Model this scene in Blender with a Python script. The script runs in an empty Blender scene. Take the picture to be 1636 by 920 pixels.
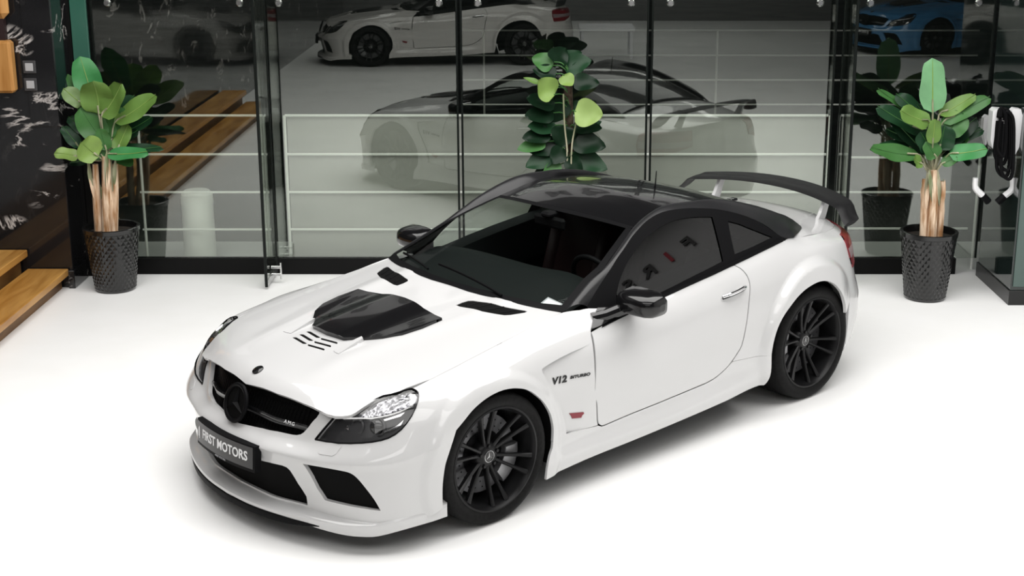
import bpy, math, random
import numpy as np
from mathutils import Vector, Matrix
from mathutils.geometry import delaunay_2d_cdt
random.seed(7); rng = np.random.default_rng(7)
PI = math.pi
SC = bpy.context.scene; COL = SC.collection
# ================================================================= camera, world, lights, exposure
CF, CP, CH, CX, CY = 2306.5635, math.radians(15.083362), 3.0603736, 866.3605, 421.5519      # focal length in pixels of 1636, pitch, height, centre
cam_data = bpy.data.cameras.new('camera'); cam = bpy.data.objects.new('camera', cam_data); COL.objects.link(cam)
cam_data.sensor_fit = 'HORIZONTAL'; cam_data.sensor_width = 36.0; cam_data.lens = CF*36.0/1636
cam_data.shift_x = (818-CX)/1636; cam_data.shift_y = (CY-460)/1636; cam_data.clip_end = 200
cam.location = (0, 0, CH); cam.rotation_euler = (PI/2-CP, 0, 0)
SC.camera = cam
SC.view_settings.view_transform = 'Standard'; SC.view_settings.look = 'None'; SC.view_settings.gamma = 1.0
SC.view_settings.use_curve_mapping = False; SC.view_settings.exposure = 0.0
world = bpy.data.worlds.new('world'); SC.world = world; world.use_nodes = True
world.node_tree.nodes['Background'].inputs[0].default_value = (.55,.62,.60,1); world.node_tree.nodes['Background'].inputs[1].default_value = .05
CEIL = 5.2
def area(name, x, y, sx, sy, power, z=CEIL-.06, rot=(0,0,0), col=(1,.985,.965)):
    l = bpy.data.lights.new(name, 'AREA'); l.shape = 'RECTANGLE'; l.size = sx; l.size_y = sy; l.energy = power; l.color = col
    o = bpy.data.objects.new(name, l); o.location = (x, y, z); o.rotation_euler = rot; COL.objects.link(o); return o
area('ceiling_light', .6, 7.15, 9.0, 4.3, 650)
area('ceiling_light', 0.0, 1.6, 8.5, 3.4, 245)
area('ceiling_light', 0.0, -5.5, 8.5, 2.5, 230)
# ================================================================= materials (all procedural)
def mat(name, col, rough=.5, metal=0., coat=0., spec=.5, ior=1.45, emis=None, trans=0.):
    m = bpy.data.materials.new(name); m.use_nodes = True
    b = m.node_tree.nodes['Principled BSDF']
    b.inputs['Base Color'].default_value = (*col, 1); b.inputs['Roughness'].default_value = rough
    b.inputs['Metallic'].default_value = metal; b.inputs['Coat Weight'].default_value = coat; b.inputs['Coat Roughness'].default_value = .03
    b.inputs['Specular IOR Level'].default_value = spec; b.inputs['IOR'].default_value = ior; b.inputs['Transmission Weight'].default_value = trans
    if emis: b.inputs['Emission Color'].default_value = (*col, 1); b.inputs['Emission Strength'].default_value = emis
    return m
def nodes(m): return m.node_tree.nodes, m.node_tree.links, m.node_tree.nodes['Principled BSDF']
def add_noise(m, scale, c0, c1, detail=4, stretch=(1,1,1), bump=0., pos=(.35,.65), dist=.0):
    n, l, b = nodes(m)
    tc = n.new('ShaderNodeTexCoord'); mp = n.new('ShaderNodeMapping'); mp.inputs['Scale'].default_value = stretch
    no = n.new('ShaderNodeTexNoise'); no.inputs['Scale'].default_value = scale; no.inputs['Detail'].default_value = detail; no.inputs['Distortion'].default_value = dist
    r = n.new('ShaderNodeValToRGB'); r.color_ramp.elements[0].position, r.color_ramp.elements[1].position = pos
    r.color_ramp.elements[0].color = (*c0,1); r.color_ramp.elements[1].color = (*c1,1)
    l.new(tc.outputs['Object'], mp.inputs[0]); l.new(mp.outputs[0], no.inputs['Vector']); l.new(no.outputs[0], r.inputs[0]); l.new(r.outputs[0], b.inputs['Base Color'])
    if bump:
        bp = n.new('ShaderNodeBump'); bp.inputs['Strength'].default_value = bump; bp.inputs['Distance'].default_value = .01
        l.new(no.outputs[0], bp.inputs['Height']); l.new(bp.outputs[0], b.inputs['Normal'])
    return m
def glass(name, tint, r0_ior, gloss=(1,1,1)):
    m = bpy.data.materials.new(name); m.use_nodes = True; n = m.node_tree.nodes; l = m.node_tree.links; n.clear()
    o = n.new('ShaderNodeOutputMaterial'); mx = n.new('ShaderNodeMixShader'); t = n.new('ShaderNodeBsdfTransparent'); g = n.new('ShaderNodeBsdfGlossy'); f = n.new('ShaderNodeFresnel')
    t.inputs[0].default_value = (*tint,1); g.inputs[0].default_value = (*gloss,1); g.inputs['Roughness'].default_value = .0; f.inputs[0].default_value = r0_ior
    # fresnel from inside a thin pane is the same as from outside
    ge = n.new('ShaderNodeNewGeometry'); inv = n.new('ShaderNodeMix'); inv.data_type = 'FLOAT'
    l.new(ge.outputs['Backfacing'], inv.inputs[0]); inv.inputs[2].default_value = r0_ior; inv.inputs[3].default_value = 1/r0_ior
    l.new(inv.outputs[0], f.inputs[0]); l.new(f.outputs[0], mx.inputs[0]); l.new(t.outputs[0], mx.inputs[1]); l.new(g.outputs[0], mx.inputs[2]); l.new(mx.outputs[0], o.inputs[0])
    return m
M = {}
M['white_paint'] = mat('white_paint', (.55,.55,.55), .35, coat=1., spec=.4)
M['black_gloss'] = mat('black_gloss', (.005,.005,.0055), .22, coat=.8, spec=.15)
M['pillar_black'] = mat('pillar_black', (.013,.013,.014), .30, spec=.4)
M['black_satin'] = mat('black_satin', (.005,.005,.0055), .45, spec=.06)
M['black_matt'] = mat('black_matt', (.006,.006,.006), .8, spec=.1)
M['dark_void'] = mat('dark_void', (.004,.004,.004), .9, spec=.1)
M['carbon_black'] = mat('carbon_black', (.008,.008,.0085), .42, spec=.25)
M['rubber'] = add_noise(mat('rubber', (.006,.006,.006), .6, spec=.12), 60, (.005,.005,.005), (.009,.009,.009))
M['rim_black'] = mat('rim_black', (.007,.007,.0075), .35, spec=.22)
M['steel'] = mat('steel', (.55,.55,.55), .3, 1.)
M['disc'] = mat('disc', (.11,.11,.115), .4, .8)
M['caliper'] = mat('caliper', (.32,.32,.33), .45, .6)
M['chrome'] = mat('chrome', (.85,.85,.86), .08, 1.)
M['lamp_silver'] = add_noise(mat('lamp_silver', (.7,.7,.72), .15, .85), 55, (.03,.03,.035), (.34,.34,.36), 2, bump=.6)
M['lamp_dark'] = mat('lamp_dark', (.035,.035,.037), .3, .3)
M['lamp_glass'] = glass('lamp_glass', (.97,.97,.97), 1.5)
M['car_glass'] = glass('car_glass', (.84,.87,.85), 1.10)
M['tint_glass'] = glass('tint_glass', (.14,.15,.15), 1.6)
M['leather'] = mat('leather', (.022,.010,.011), .5)
M['dash'] = mat('dash', (.007,.009,.0088), .6, spec=.12)
M['tail_red'] = mat('tail_red', (.16,.010,.016), .3, coat=.3)
M['tail_clear'] = mat('tail_clear', (.26,.20,.21), .3, coat=.3)
M['paper'] = mat('paper', (.8,.8,.82), .6)
M['plate_black'] = mat('plate_black', (.02,.02,.021), .3)
M['letter_white'] = mat('letter_white', (.75,.75,.76), .4)
M['badge_black'] = mat('badge_black', (.01,.01,.01), .3)
M['badge_red'] = mat('badge_red', (.20,.02,.03), .4)
M['sign_red'] = mat('sign_red', (.45,.01,.03), .4)
M['badge_silver'] = mat('badge_silver', (.40,.40,.42), .25, .9)
# ================================================================= mesh helpers
def link(name, me, m=None, parent=None):
    o = bpy.data.objects.new(name, me); COL.objects.link(o)
    if m is not None:
        for q in (m if isinstance(m, (list,tuple)) else [m]): me.materials.append(q)
    if parent is not None: o.parent = parent
    return o
def mesh(name, V, F, m=None, parent=None, smooth=True, angle=None, N=None, mi=None):
    me = bpy.data.meshes.new(name); me.from_pydata([tuple(map(float,v)) for v in V], [], [tuple(map(int,f)) for f in F])
    if mi is not None: me.polygons.foreach_set('material_index', np.asarray(mi, np.int32))
    if smooth: me.polygons.foreach_set('use_smooth', [True]*len(me.polygons))
    if N is not None: me.normals_split_custom_set_from_vertices([tuple(map(float,n)) for n in N])
    elif angle: me.set_sharp_from_angle(angle=math.radians(angle))
    me.update()
    return link(name, me, m, parent)
class G:
    """collects simple solids into one mesh"""
    def __init__(s): s.V = []; s.F = []; s.mi = []
    def add(s, V, F, k=0):
        b = len(s.V); s.V += [tuple(v) for v in V]; s.F += [tuple(i+b for i in f) for f in F]; s.mi += [k]*len(F); return s
    def box(s, c, d, bev=0., R=None, k=0):
        hx, hy, hz = d[0]/2, d[1]/2, d[2]/2; e = min(bev, hx*.9, hy*.9, hz*.9)
        V = []; F = []
        if e <= 0:
            V = [(x,y,z) for x in (-hx,hx) for y in (-hy,hy) for z in (-hz,hz)]
            F = [(0,1,3,2),(4,6,7,5),(0,4,5,1),(2,3,7,6),(0,2,6,4),(1,5,7,3)]
        else:                                                   # three vertices at each corner, one per face
            idx = {}
            for sx in (-1,1):
                for sy in (-1,1):
                    for sz in (-1,1):
                        for a in range(3):
                            p = [sx*(hx-e), sy*(hy-e), sz*(hz-e)]; p[a] = (sx*hx, sy*hy, sz*hz)[a]
                            idx[sx,sy,sz,a] = len(V); V.append(tuple(p))
            for a in range(3):
                b, c2 = (a+1)%3, (a+2)%3
                for sg in (-1,1):
                    q = []
                    for u, w in ((-1,-1),(1,-1),(1,1),(-1,1)):
                        t = [0,0,0]; t[a] = sg; t[b] = u; t[c2] = w; q.append(idx[t[0],t[1],t[2],a])
                    F.append(tuple(q if sg > 0 else q[::-1]))
                for u in (-1,1):
                    for w in (-1,1):                            # edges along axis a
                        t0 = [0,0,0]; t0[a] = -1; t0[b] = u; t0[c2] = w; t1 = t0[:]; t1[a] = 1
                        q = (idx[t0[0],t0[1],t0[2],b], idx[t1[0],t1[1],t1[2],b], idx[t1[0],t1[1],t1[2],c2], idx[t0[0],t0[1],t0[2],c2])
                        F.append(q if u*w < 0 else q[::-1])
            for sx in (-1,1):
                for sy in (-1,1):
                    for sz in (-1,1):
                        q = tuple(idx[sx,sy,sz,a] for a in range(3)); F.append(q if sx*sy*sz > 0 else q[::-1])
        if R is not None: V = [tuple(R @ Vector(v)) for v in V]
        return s.add([(v[0]+c[0], v[1]+c[1], v[2]+c[2]) for v in V], F, k)
    def tube(s, pts, r, n=8, k=0, cap=True):
        pts = [Vector(p) for p in pts]; rr = r if isinstance(r,(list,tuple)) else [r]*len(pts)
        V = []; F = []; up = None
        for i, p in enumerate(pts):
            t = (pts[min(i+1,len(pts)-1)]-pts[max(i-1,0)]).normalized()
            if up is None: up = t.orthogonal().normalized()
            up = (up - t*up.dot(t)).normalized(); w = t.cross(up)
            for j in range(n):
                a = 2*PI*j/n; V.append(p+rr[i]*(up*math.cos(a)+w*math.sin(a)))
        for i in range(len(pts)-1):
            for j in range(n): F.append((i*n+j, i*n+(j+1)%n, (i+1)*n+(j+1)%n, (i+1)*n+j))
        if cap: F.append(tuple(range(n))[::-1]); F.append(tuple((len(pts)-1)*n+j for j in range(n)))
        return s.add(V, F, k)
    def lathe(s, prof, n=48, axis='z', c=(0,0,0), k=0, close=False):
        V = []; F = []; m = len(prof)
        for j in range(n):
            a = 2*PI*j/n
            for r, h in prof:
                p = (r*math.cos(a), r*math.sin(a), h)
                if axis == 'y': p = (p[0], p[2], -p[1])
                if axis == 'x': p = (p[2], p[0], p[1])
                V.append((p[0]+c[0], p[1]+c[1], p[2]+c[2]))
        for j in range(n):
            q = (j+1)%n
            for i in range(m-1 if not close else m):
                F.append((j*m+i, q*m+i, q*m+(i+1)%m, j*m+(i+1)%m))
        return s.add(V, F, k)
    def prism(s, poly, h0, h1, k=0, f=None):
        """poly in 2D, extruded from h0 to h1, mapped through f(a, b, h)"""
        f = f or (lambda a,b,h: (a,b,h)); n = len(poly)
        V = [f(a,b,h0) for a,b in poly]+[f(a,b,h1) for a,b in poly]
        F = [tuple(range(n))[::-1], tuple(range(n,2*n))]+[(i,(i+1)%n,n+(i+1)%n,n+i) for i in range(n)]
        return s.add(V, F, k)
    def build(s, name, m=None, parent=None, smooth=True, angle=35):
        me = bpy.data.meshes.new(name); me.from_pydata([tuple(map(float,v)) for v in s.V], [], s.F)
        me.polygons.foreach_set('material_index', np.asarray(s.mi, np.int32))
        if smooth:
            me.polygons.foreach_set('use_smooth', [True]*len(me.polygons)); me.set_sharp_from_angle(angle=math.radians(angle))
        me.update(); return link(name, me, m, parent)
def empty(name, loc, rz=0):
    o = bpy.data.objects.new(name, None); COL.objects.link(o); o.location = loc; o.rotation_euler = (0,0,rz); o.empty_display_size = .1; return o
def tag(o, label=None, cat=None, group=None, kind=None):
    if label: o['label'] = label
    if cat: o['category'] = cat
    if group: o['group'] = group
    if kind: o['kind'] = kind
    return o
def copy_tree(o, parent=None):
    c = o.copy(); COL.objects.link(c)
    if parent is not None: c.parent = parent
    for ch in list(o.children): copy_tree(ch, c)
    return c
def text_mesh(body, size, depth=.0, shear=0., spacing=1., bold=0., align='CENTER'):
    cu = bpy.data.curves.new('lettering', 'FONT'); cu.body = body; cu.size = size; cu.extrude = depth/2; cu.shear = shear; cu.space_character = spacing
    cu.offset = bold; cu.align_x = align; cu.align_y = 'CENTER'; cu.resolution_u = 3
    o = bpy.data.objects.new('lettering', cu); COL.objects.link(o)
    dg = bpy.context.evaluated_depsgraph_get(); dg.update(); me = bpy.data.meshes.new_from_object(o.evaluated_get(dg)); bpy.data.objects.remove(o)
    me.materials.clear(); return me
def crom(pts, n=6, closed=False):
    """Catmull-Rom curve through 2-D or 3-D points"""
    P = [np.asarray(p, float) for p in pts]; out = []; m = len(P)
    for i in range(m if closed else m-1):
        p0 = P[i-1] if (i or closed) else 2*P[0]-P[1]; p1 = P[i]; p2 = P[(i+1)%m]; p3 = P[(i+2)%m] if (i+2 < m or closed) else 2*P[-1]-P[-2]
        for t in np.arange(n)/n:
            out.append(.5*((2*p1)+(-p0+p2)*t+(2*p0-5*p1+4*p2-p3)*t*t+(-p0+3*p1-3*p2+p3)*t**3))
    if not closed: out.append(P[-1])
    return [tuple(q) for q in out]
# ----------------------------------------------------------------- curved panels cut to an outline on a smooth surface
def inside(Q, poly):
    x, y = Q[:,0], Q[:,1]; r = np.zeros(len(Q), bool); n = len(poly)
    for i in range(n):
        (x0,y0),(x1,y1) = poly[i], poly[(i+1)%n]
        if y0 == y1: continue
        c = ((y0 > y) != (y1 > y)) & (x < (x1-x0)*(y-y0)/(y1-y0)+x0); r ^= c
    return r
def edge_dist(Q, poly):
    d = np.full(len(Q), 1e9); n = len(poly)
    for i in range(n):
        a = np.asarray(poly[i]); b = np.asarray(poly[(i+1)%n]); ab = b-a; L = ab@ab
        if L < 1e-14: continue
        t = np.clip(((Q-a)@ab)/L, 0, 1); d = np.minimum(d, np.hypot(*(Q-a-t[:,None]*ab).T))
    return d
def densify(poly, step):
    out = []; n = len(poly)
    for i in range(n):
        a = np.asarray(poly[i], float); b = np.asarray(poly[(i+1)%n], float); k = max(1, int(math.ceil(np.hypot(*(b-a))/step)))
        if np.hypot(*(b-a)) < 1e-6: continue
        for j in range(k): out.append(tuple(a+(b-a)*j/k))
    return out
def snormal(S, u, v, e=2e-3):
    n = np.cross(S(u+e,v)-S(u-e,v), S(u,v+e)-S(u,v-e)); L = np.linalg.norm(n, axis=1)[:,None]; return n/np.maximum(L,1e-9)
def panel_data(S, outer, holes=(), step=.02, flange=.012, off=0., flip=False, interior=True):
    outer = densify(outer, step); hs = [densify(h, step) for h in holes]
    pts = [tuple(p) for p in outer]; edges = [(i,(i+1)%len(outer)) for i in range(len(outer))]
    for h in hs:
        b = len(pts); pts += h; edges += [(b+i, b+(i+1)%len(h)) for i in range(len(h))]
    A = np.array(outer); lo, hi = A.min(0), A.max(0)
    if interior:
        gx = np.arange(lo[0]+step/2, hi[0], step); gy = np.arange(lo[1]+step/2, hi[1], step*.9)
        X, Y = np.meshgrid(gx, gy); X[1::2] += step/2; Q = np.stack([X.ravel(), Y.ravel()], 1)
        k = inside(Q, outer) & (edge_dist(Q, outer) > .5*step); 
        for h in hs: k &= ~inside(Q, h) & (edge_dist(Q, h) > .5*step)
        pts = pts+[tuple(q) for q in Q[k]]
    r = delaunay_2d_cdt([Vector(p) for p in pts], edges, [], 0, 1e-7, False)
    P2 = np.array([tuple(v) for v in r[0]]); T = np.array([f for f in r[2] if len(f) == 3])
    c = P2[T].mean(1); k = inside(c, outer)
    for h in hs: k &= ~inside(c, h)
    T = T[k]; used = np.unique(T); mp = -np.ones(len(P2), int); mp[used] = np.arange(len(used)); P2 = P2[used]; T = mp[T]
    P = S(P2[:,0], P2[:,1]); N = snormal(S, P2[:,0], P2[:,1])
    if flip: N = -N
    P = P+N*off
    fn = np.cross(P[T[:,1]]-P[T[:,0]], P[T[:,2]]-P[T[:,0]]); w = (fn*N[T].mean(1)).sum(1) < 0
    T[w] = T[w][:,::-1]
    V = P; NN = N; F = [tuple(t) for t in T]
    if flange:
        E = {}
        for a,b,c2 in F:
            for e in ((a,b),(b,c2),(c2,a)): E[e] = 1
        bd = [e for e in E if (e[1],e[0]) not in E]
        vs = sorted({i for e in bd for i in e}); m1 = {i: len(V)+j for j,i in enumerate(vs)}; m2 = {i: len(V)+len(vs)+j for j,i in enumerate(vs)}
        V = np.concatenate([P, P[vs], P[vs]-N[vs]*flange]); NN = np.concatenate([N, np.zeros((2*len(vs),3))])
        F += [(m1[b], m1[a], m2[a], m2[b]) for a,b in bd]
    return V, F, NN
def panel(name, S, outer, m, parent, holes=(), step=.02, flange=.012, off=0., flip=False, mirror=False, both=False, interior=True):
    V, F, N = panel_data(S, outer, holes, step, flange, off, flip, interior); out = []
    if not mirror or both: out.append(mesh(name, V, F, m, parent, True, N=N))
    if mirror or both:
        s = np.array([1,-1,1]); out.append(mesh(name, V*s, [f[::-1] for f in F], m, parent, True, N=N*s))
    return out if both else out[0]

# ---------------------------------------------------------------- smooth interpolation
def pslopes(X, Y):
    h = np.diff(X); d = np.diff(Y, axis=0) / h.reshape((-1,) + (1,)*(Y.ndim-1))
    hh = h.reshape((-1,) + (1,)*(Y.ndim-1))
    m = np.zeros_like(Y)
    w1 = 2*hh[1:] + hh[:-1]; w2 = hh[1:] + 2*hh[:-1]
    with np.errstate(divide='ignore', invalid='ignore'):
        mm = (w1 + w2) / (w1/d[:-1] + w2/d[1:])
    m[1:-1] = np.where(d[:-1]*d[1:] > 0, mm, 0)
    m[0] = d[0]; m[-1] = d[-1]
    return m
def hermite(X, Y, M, q):
    i = np.clip(np.searchsorted(X, q) - 1, 0, len(X)-2)
    h = X[i+1]-X[i]; t = np.clip((q-X[i])/h, -.25, 1.25)
    sh = (-1,) + (1,)*(Y.ndim-1)
    t = t.reshape(sh); h = h.reshape(sh)
    return (Y[i]*(2*t**3-3*t**2+1) + M[i]*h*(t**3-2*t**2+t) + Y[i+1]*(-2*t**3+3*t**2) + M[i+1]*h*(t**3-t**2))
class P1:
    def __init__(s, pts):
        pts = sorted(pts); s.X = np.array([p[0] for p in pts], float); s.Y = np.array([p[1] for p in pts], float)
        s.M = pslopes(s.X, s.Y)
    def __call__(s, q): return hermite(s.X, s.Y, s.M, np.clip(np.atleast_1d(np.asarray(q, float)), s.X[0], s.X[-1]))
def sstep(x, a, b):
    t = np.clip((x-a)/(b-a), 0, 1); return t*t*(3-2*t)
# ---------------------------------------------------------------- top surfaces of the car: z over (x, y)
hood_zc = P1([(.84,.60),(.80,.655),(.77,.690),(.74,.713),(.70,.733),(.6,.757),(.42,.795),(.2,.832),(0,.860),(-.2,.885),(-.42,.912),(-.55,.928),(-.8,.955)])
hood_dr = P1([(.8,.16),(.7,.125),(.5,.075),(.37,.056),(0,.045),(-.65,.037)])
def hood_z(x, y):
    a = np.abs(y); xe = .785-.089*(a/.487)**2
    z = hood_zc(x) - hood_dr(x)*(a/.75)**2.4 - .022*sstep(x, xe-.09, xe+.03)*np.clip(a/.4,0,1)
    # two long power-dome ridges
    r = .30+.10*sstep(x, .5, -.4)
    return z + .008*np.exp(-((a-r)/.075)**2)*sstep(x,.72,.4)
deck_zc = P1([(-2.4,1.075),(-2.66,1.050),(-2.9,1.003),(-3.1,.972),(-3.25,.952),(-3.32,.938),(-3.40,.90)])
def deck_z(x, y):
    a = np.abs(y); return deck_zc(x) - .048*(a/.6)**2.2
roof_zc = P1([(-.40,.888),(-.49,.925),(-.75,1.032),(-1.0,1.13),(-1.2,1.20),(-1.35,1.245),(-1.5,1.278),(-1.65,1.297),(-1.8,1.294),(-2.0,1.276),(-2.2,1.235),(-2.45,1.158),(-2.7,1.062),(-2.95,.96),(-3.05,.92)])
def roof_z(x, y):
    a = np.abs(y); return roof_zc(x) - .050*(a/.6)**2.3
def sheet(zf):
    def S(u, v):
        return np.stack([u, v, zf(u, v)], -1)
    return S
# ---------------------------------------------------------------- the belt: skin that runs round the car from nose to tail
REF = [(.90,0),(.885,.25),(.825,.46),(.76,.635),(.655,.80),(.50,.912),(.335,.945),(.15,.945),(0,.95),(-.2,.945),(-.4,.93),(-.7,.915),(-.88,.914),(-1.2,.915),
       (-1.7,.92),(-2.0,.925),(-2.3,.928),(-2.56,.925),(-2.8,.908),(-3.0,.865),(-3.14,.80),(-3.28,.68),(-3.40,.40),(-3.44,0)]
FR = lambda a: [(.14,.045),(.2,.055),(.3,.04),(.40,.012),(.45,0),(.505,.045+a),(.59,.080+a)]
ROWS = [FR(0),FR(.003),FR(.02),
 [(.14,.03),(.2,.04),(.3,.03),(.40,.012),(.45,0),(.53,.05),(.61,.10)],
 [(.14,.02),(.2,.02),(.3,.015),(.41,.005),(.46,0),(.55,.04),(.64,.09)],
 [(.14,.015),(.2,.015),(.3,.012),(.42,.005),(.48,0),(.59,.035),(.69,.095)],
 [(.14,.02),(.2,.015),(.3,.01),(.43,.0),(.52,0),(.63,.02),(.725,.085)],
 [(.14,.02),(.2,.01),(.3,.005),(.43,.0),(.55,0),(.67,.015),(.755,.075)],
 [(.14,.02),(.2,.01),(.3,.0),(.43,.0),(.56,0),(.69,.012),(.775,.065)],
 [(.14,.0),(.2,0),(.3,.0),(.43,.0),(.57,.002),(.70,.020),(.79,.070)],
 [(.155,-.01),(.21,-.012),(.3,.005),(.43,.004),(.57,.0),(.70,.022),(.80,.068)],
 [(.165,-.015),(.215,-.02),(.305,.005),(.43,.006),(.57,.0),(.70,.016),(.80,.058)],
 [(.168,-.015),(.218,-.02),(.31,.007),(.43,.006),(.57,.0),(.71,.014),(.81,.054)],
 [(.178,-.015),(.225,-.02),(.32,.010),(.44,.008),(.58,.0),(.72,.012),(.82,.048)],
 [(.20,-.01),(.25,-.015),(.36,.008),(.48,.010),(.62,.0),(.76,.010),(.87,.045)],
 [(.22,.0),(.27,-.01),(.38,.005),(.50,.006),(.64,.0),(.78,.012),(.90,.050)],
 [(.22,.0),(.27,.0),(.38,.0),(.50,.0),(.65,.0),(.80,.022),(.92,.065)],
 [(.22,.0),(.27,.0),(.38,.0),(.50,.0),(.65,.002),(.80,.028),(.915,.075)],
 [(.22,.01),(.28,.0),(.38,.0),(.50,.0),(.64,.008),(.78,.040),(.90,.090)],
 [(.22,.03),(.29,.01),(.40,.0),(.51,.0),(.63,.018),(.76,.050),(.88,.095)],
 [(.22,.04),(.29,.02),(.40,.0),(.51,.0),(.63,.028),(.76,.055),(.87,.090)],
 [(.22,.04),(.29,.02),(.40,.0),(.51,.0),(.63,.03),(.76,.05),(.87,.080)],
 [(.22,.04),(.29,.02),(.40,.0),(.51,.0),(.63,.03),(.76,.05),(.87,.075)],
 [(.22,.04),(.29,.02),(.40,.0),(.51,.0),(.63,.03),(.76,.05),(.87,.075)]]
TOP = [(.785,0),(.762,.25),(.702,.46),(.575,.615),(.42,.745),(.32,.768),(.22,.764),(.11,.760),(0,.757),(-.2,.750),(-.4,.741),(-.70,.738),(-.89,.792,.888),
       (-1.2,.82,.878),(-1.7,.826,.953),(-2.0,.822,.985),(-2.3,.805,1.012),(-2.56,.765),(-2.8,.72),(-2.98,.66),(-3.09,.62),(-3.19,.53),(-3.28,.33),(-3.31,0)]
def build_belt():
    R = np.array(REF, float); n = len(R)
    tg = np.zeros_like(R)
    tg[1:-1] = R[2:]-R[:-2]; tg[0] = (0,1); tg[-1] = (0,-1)
    tg /= np.linalg.norm(tg, axis=1)[:,None]
    nr = np.stack([tg[:,1], -tg[:,0]], 1)
    U = np.concatenate([[0], np.cumsum(np.linalg.norm(np.diff(R, axis=0), axis=1))])
    C = np.zeros((n, 8, 3))
    for j in range(n):
        for k,(z,i) in enumerate(ROWS[j]): C[j,k] = (*(R[j]-i*nr[j]), z)
        t = TOP[j]
        if len(t) == 3: C[j,7] = t
        else:
            f = hood_z if j < 13 else deck_z
            C[j,7] = (t[0], t[1], f(np.array([t[0]]), np.array([t[1]]))[0])
    C[11,7,2] = .906
    V = np.array([0,.07,.17,.28,.38,.50,.61,.74])
    return U, V, C
BU, BV, BC = build_belt()
BM = pslopes(BU, BC)
def belt_raw(u, v):
    A = hermite(BU, BC, BM, np.clip(u, BU[0], BU[-1]))          # N,8,3
    A = np.swapaxes(A, 0, 1)                                     # 8,N,3
    h = np.diff(BV)[:,None,None]; d = np.diff(A, axis=0)/h
    m = np.zeros_like(A); w1 = 2*h[1:]+h[:-1]; w2 = h[1:]+2*h[:-1]
    with np.errstate(divide='ignore', invalid='ignore'):
        mm = (w1+w2)/(w1/d[:-1]+w2/d[1:])
    m[1:-1] = np.where(d[:-1]*d[1:] > 0, mm, 0); m[0] = d[0]; m[-1] = d[-1]
    v = np.clip(v, BV[0], BV[-1])
    i = np.clip(np.searchsorted(BV, v)-1, 0, len(BV)-2); a = np.arange(len(v))
    hh = (BV[i+1]-BV[i])[:,None]; t = ((v-BV[i])[:,None])/hh
    return A[i,a]*(2*t**3-3*t**2+1)+m[i,a]*hh*(t**3-2*t**2+t)+A[i+1,a]*(-2*t**3+3*t**2)+m[i+1,a]*hh*(t**3-t**2)
def belt(u, v):
    P = belt_raw(u, v).copy()
    x, z = P[:,0], P[:,2]; side = sstep(P[:,1], .6, .8)
    rf = np.hypot(x-.0, z-.33); rr = np.hypot(x+2.53, z-.355)
    fr = 1-sstep(u, BU[5]+.05, BU[7]+.1); P[:,0] += fr*.010*np.exp(-np.abs(v-.372)/.030)*(1-.5*side); P[:,1] += fr*.006*side*np.exp(-np.abs(v-.372)/.03)
    P[:,1] += side*(.016*(1-sstep(rf,.405,.455))+.040*(1-sstep(rr,.475,.532))*sstep(x,-2.95,-2.75))
    return P
# ----------------------------------------------------------------- the car stands here; outlines measured on the photograph are carried onto its skin
CAR_YAW, CAR_X, CAR_Y = math.radians(-137.244706), -.8632028, 7.1580988
car = empty('sports_car', (CAR_X, CAR_Y, 0), CAR_YAW)
tag(car, 'white two-door sports coupe with black roof, rear wing and black wheels', 'car')
_F = np.array([math.cos(CAR_YAW), math.sin(CAR_YAW), 0]); _L = np.array([-_F[1], _F[0], 0]); _T = np.array([CAR_X, CAR_Y, 0]); _R = np.stack([_F, _L, [0,0,1]])
EYE = _R@(np.array([0,0,CH])-_T)
def image(P):
    Q = (P-EYE)@_R; d = Q[:,1]*math.cos(CP)-Q[:,2]*math.sin(CP); w = Q[:,2]*math.cos(CP)+Q[:,1]*math.sin(CP)
    return np.stack([CX+CF*Q[:,0]/d, CY-CF*w/d], 1)
class Finder:
    def __init__(s, S, ur, vr, n=(260,60), flip=False):
        s.S = S; s.ur = ur; s.vr = vr
        u, v = np.meshgrid(np.linspace(*ur, n[0]), np.linspace(*vr, n[1])); u = u.ravel(); v = v.ravel()
        P = S(u, v); N = snormal(S, u, v); N = -N if flip else N
        k = ((EYE-P)*N).sum(1) > 0; s.u, s.v, s.q = u[k], v[k], image(P[k])
    def __call__(s, px):
        out = []
        for p in px:
            i = np.argmin(((s.q-np.array(p))**2).sum(1)); x = np.array([s.u[i], s.v[i]]); e = 1e-4; best = x; bd = 1e9
            for _ in range(12):
                Q = image(s.S(np.array([x[0],x[0]+e,x[0]]), np.array([x[1],x[1],x[1]+e]))); r = np.array(p)-Q[0]
                if r@r < bd: bd = r@r; best = x.copy()
                J = np.stack([(Q[1]-Q[0])/e, (Q[2]-Q[0])/e], 1)
                try: d = np.linalg.lstsq(J, r, rcond=1e-3)[0]
                except Exception: break
                L = np.hypot(*d); d = d*min(1, .06/max(L,1e-9)); x = np.clip(x+d, [s.ur[0], s.vr[0]], [s.ur[1], s.vr[1]])
            out.append(tuple(best))
        return out
def belt_full(u, v):
    P = belt(np.abs(u), v); return P*np.stack([np.ones_like(u), np.where(u < 0, -1, 1), np.ones_like(u)], 1)
def side_y(x, z):
    h = z-(.866-.108*(x+.9)); return .823-.030*((x+1.65)/.75)**2-.50*h-.25*h*np.abs(h)
def side_glass(u, v): return np.stack([u, side_y(u, v), v], -1)
hoodS, deckS, roofS = sheet(hood_z), sheet(deck_z), sheet(roof_z)
fB = Finder(belt, (0, BU[-1]), (0, BV[-1]), (520, 90)); fH = Finder(hoodS, (-.8,.84), (-.85,.85)); fR = Finder(roofS, (-3.0,-.4), (-.75,.75)); fG = Finder(side_glass, (-2.7,-.5), (.75,1.33), flip=True)
def ust(i): return float(BU[i])
def mir(p): return [(-a,b) for a,b in p]
def mirh(p): return [(a,-b) for a,b in p]
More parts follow.
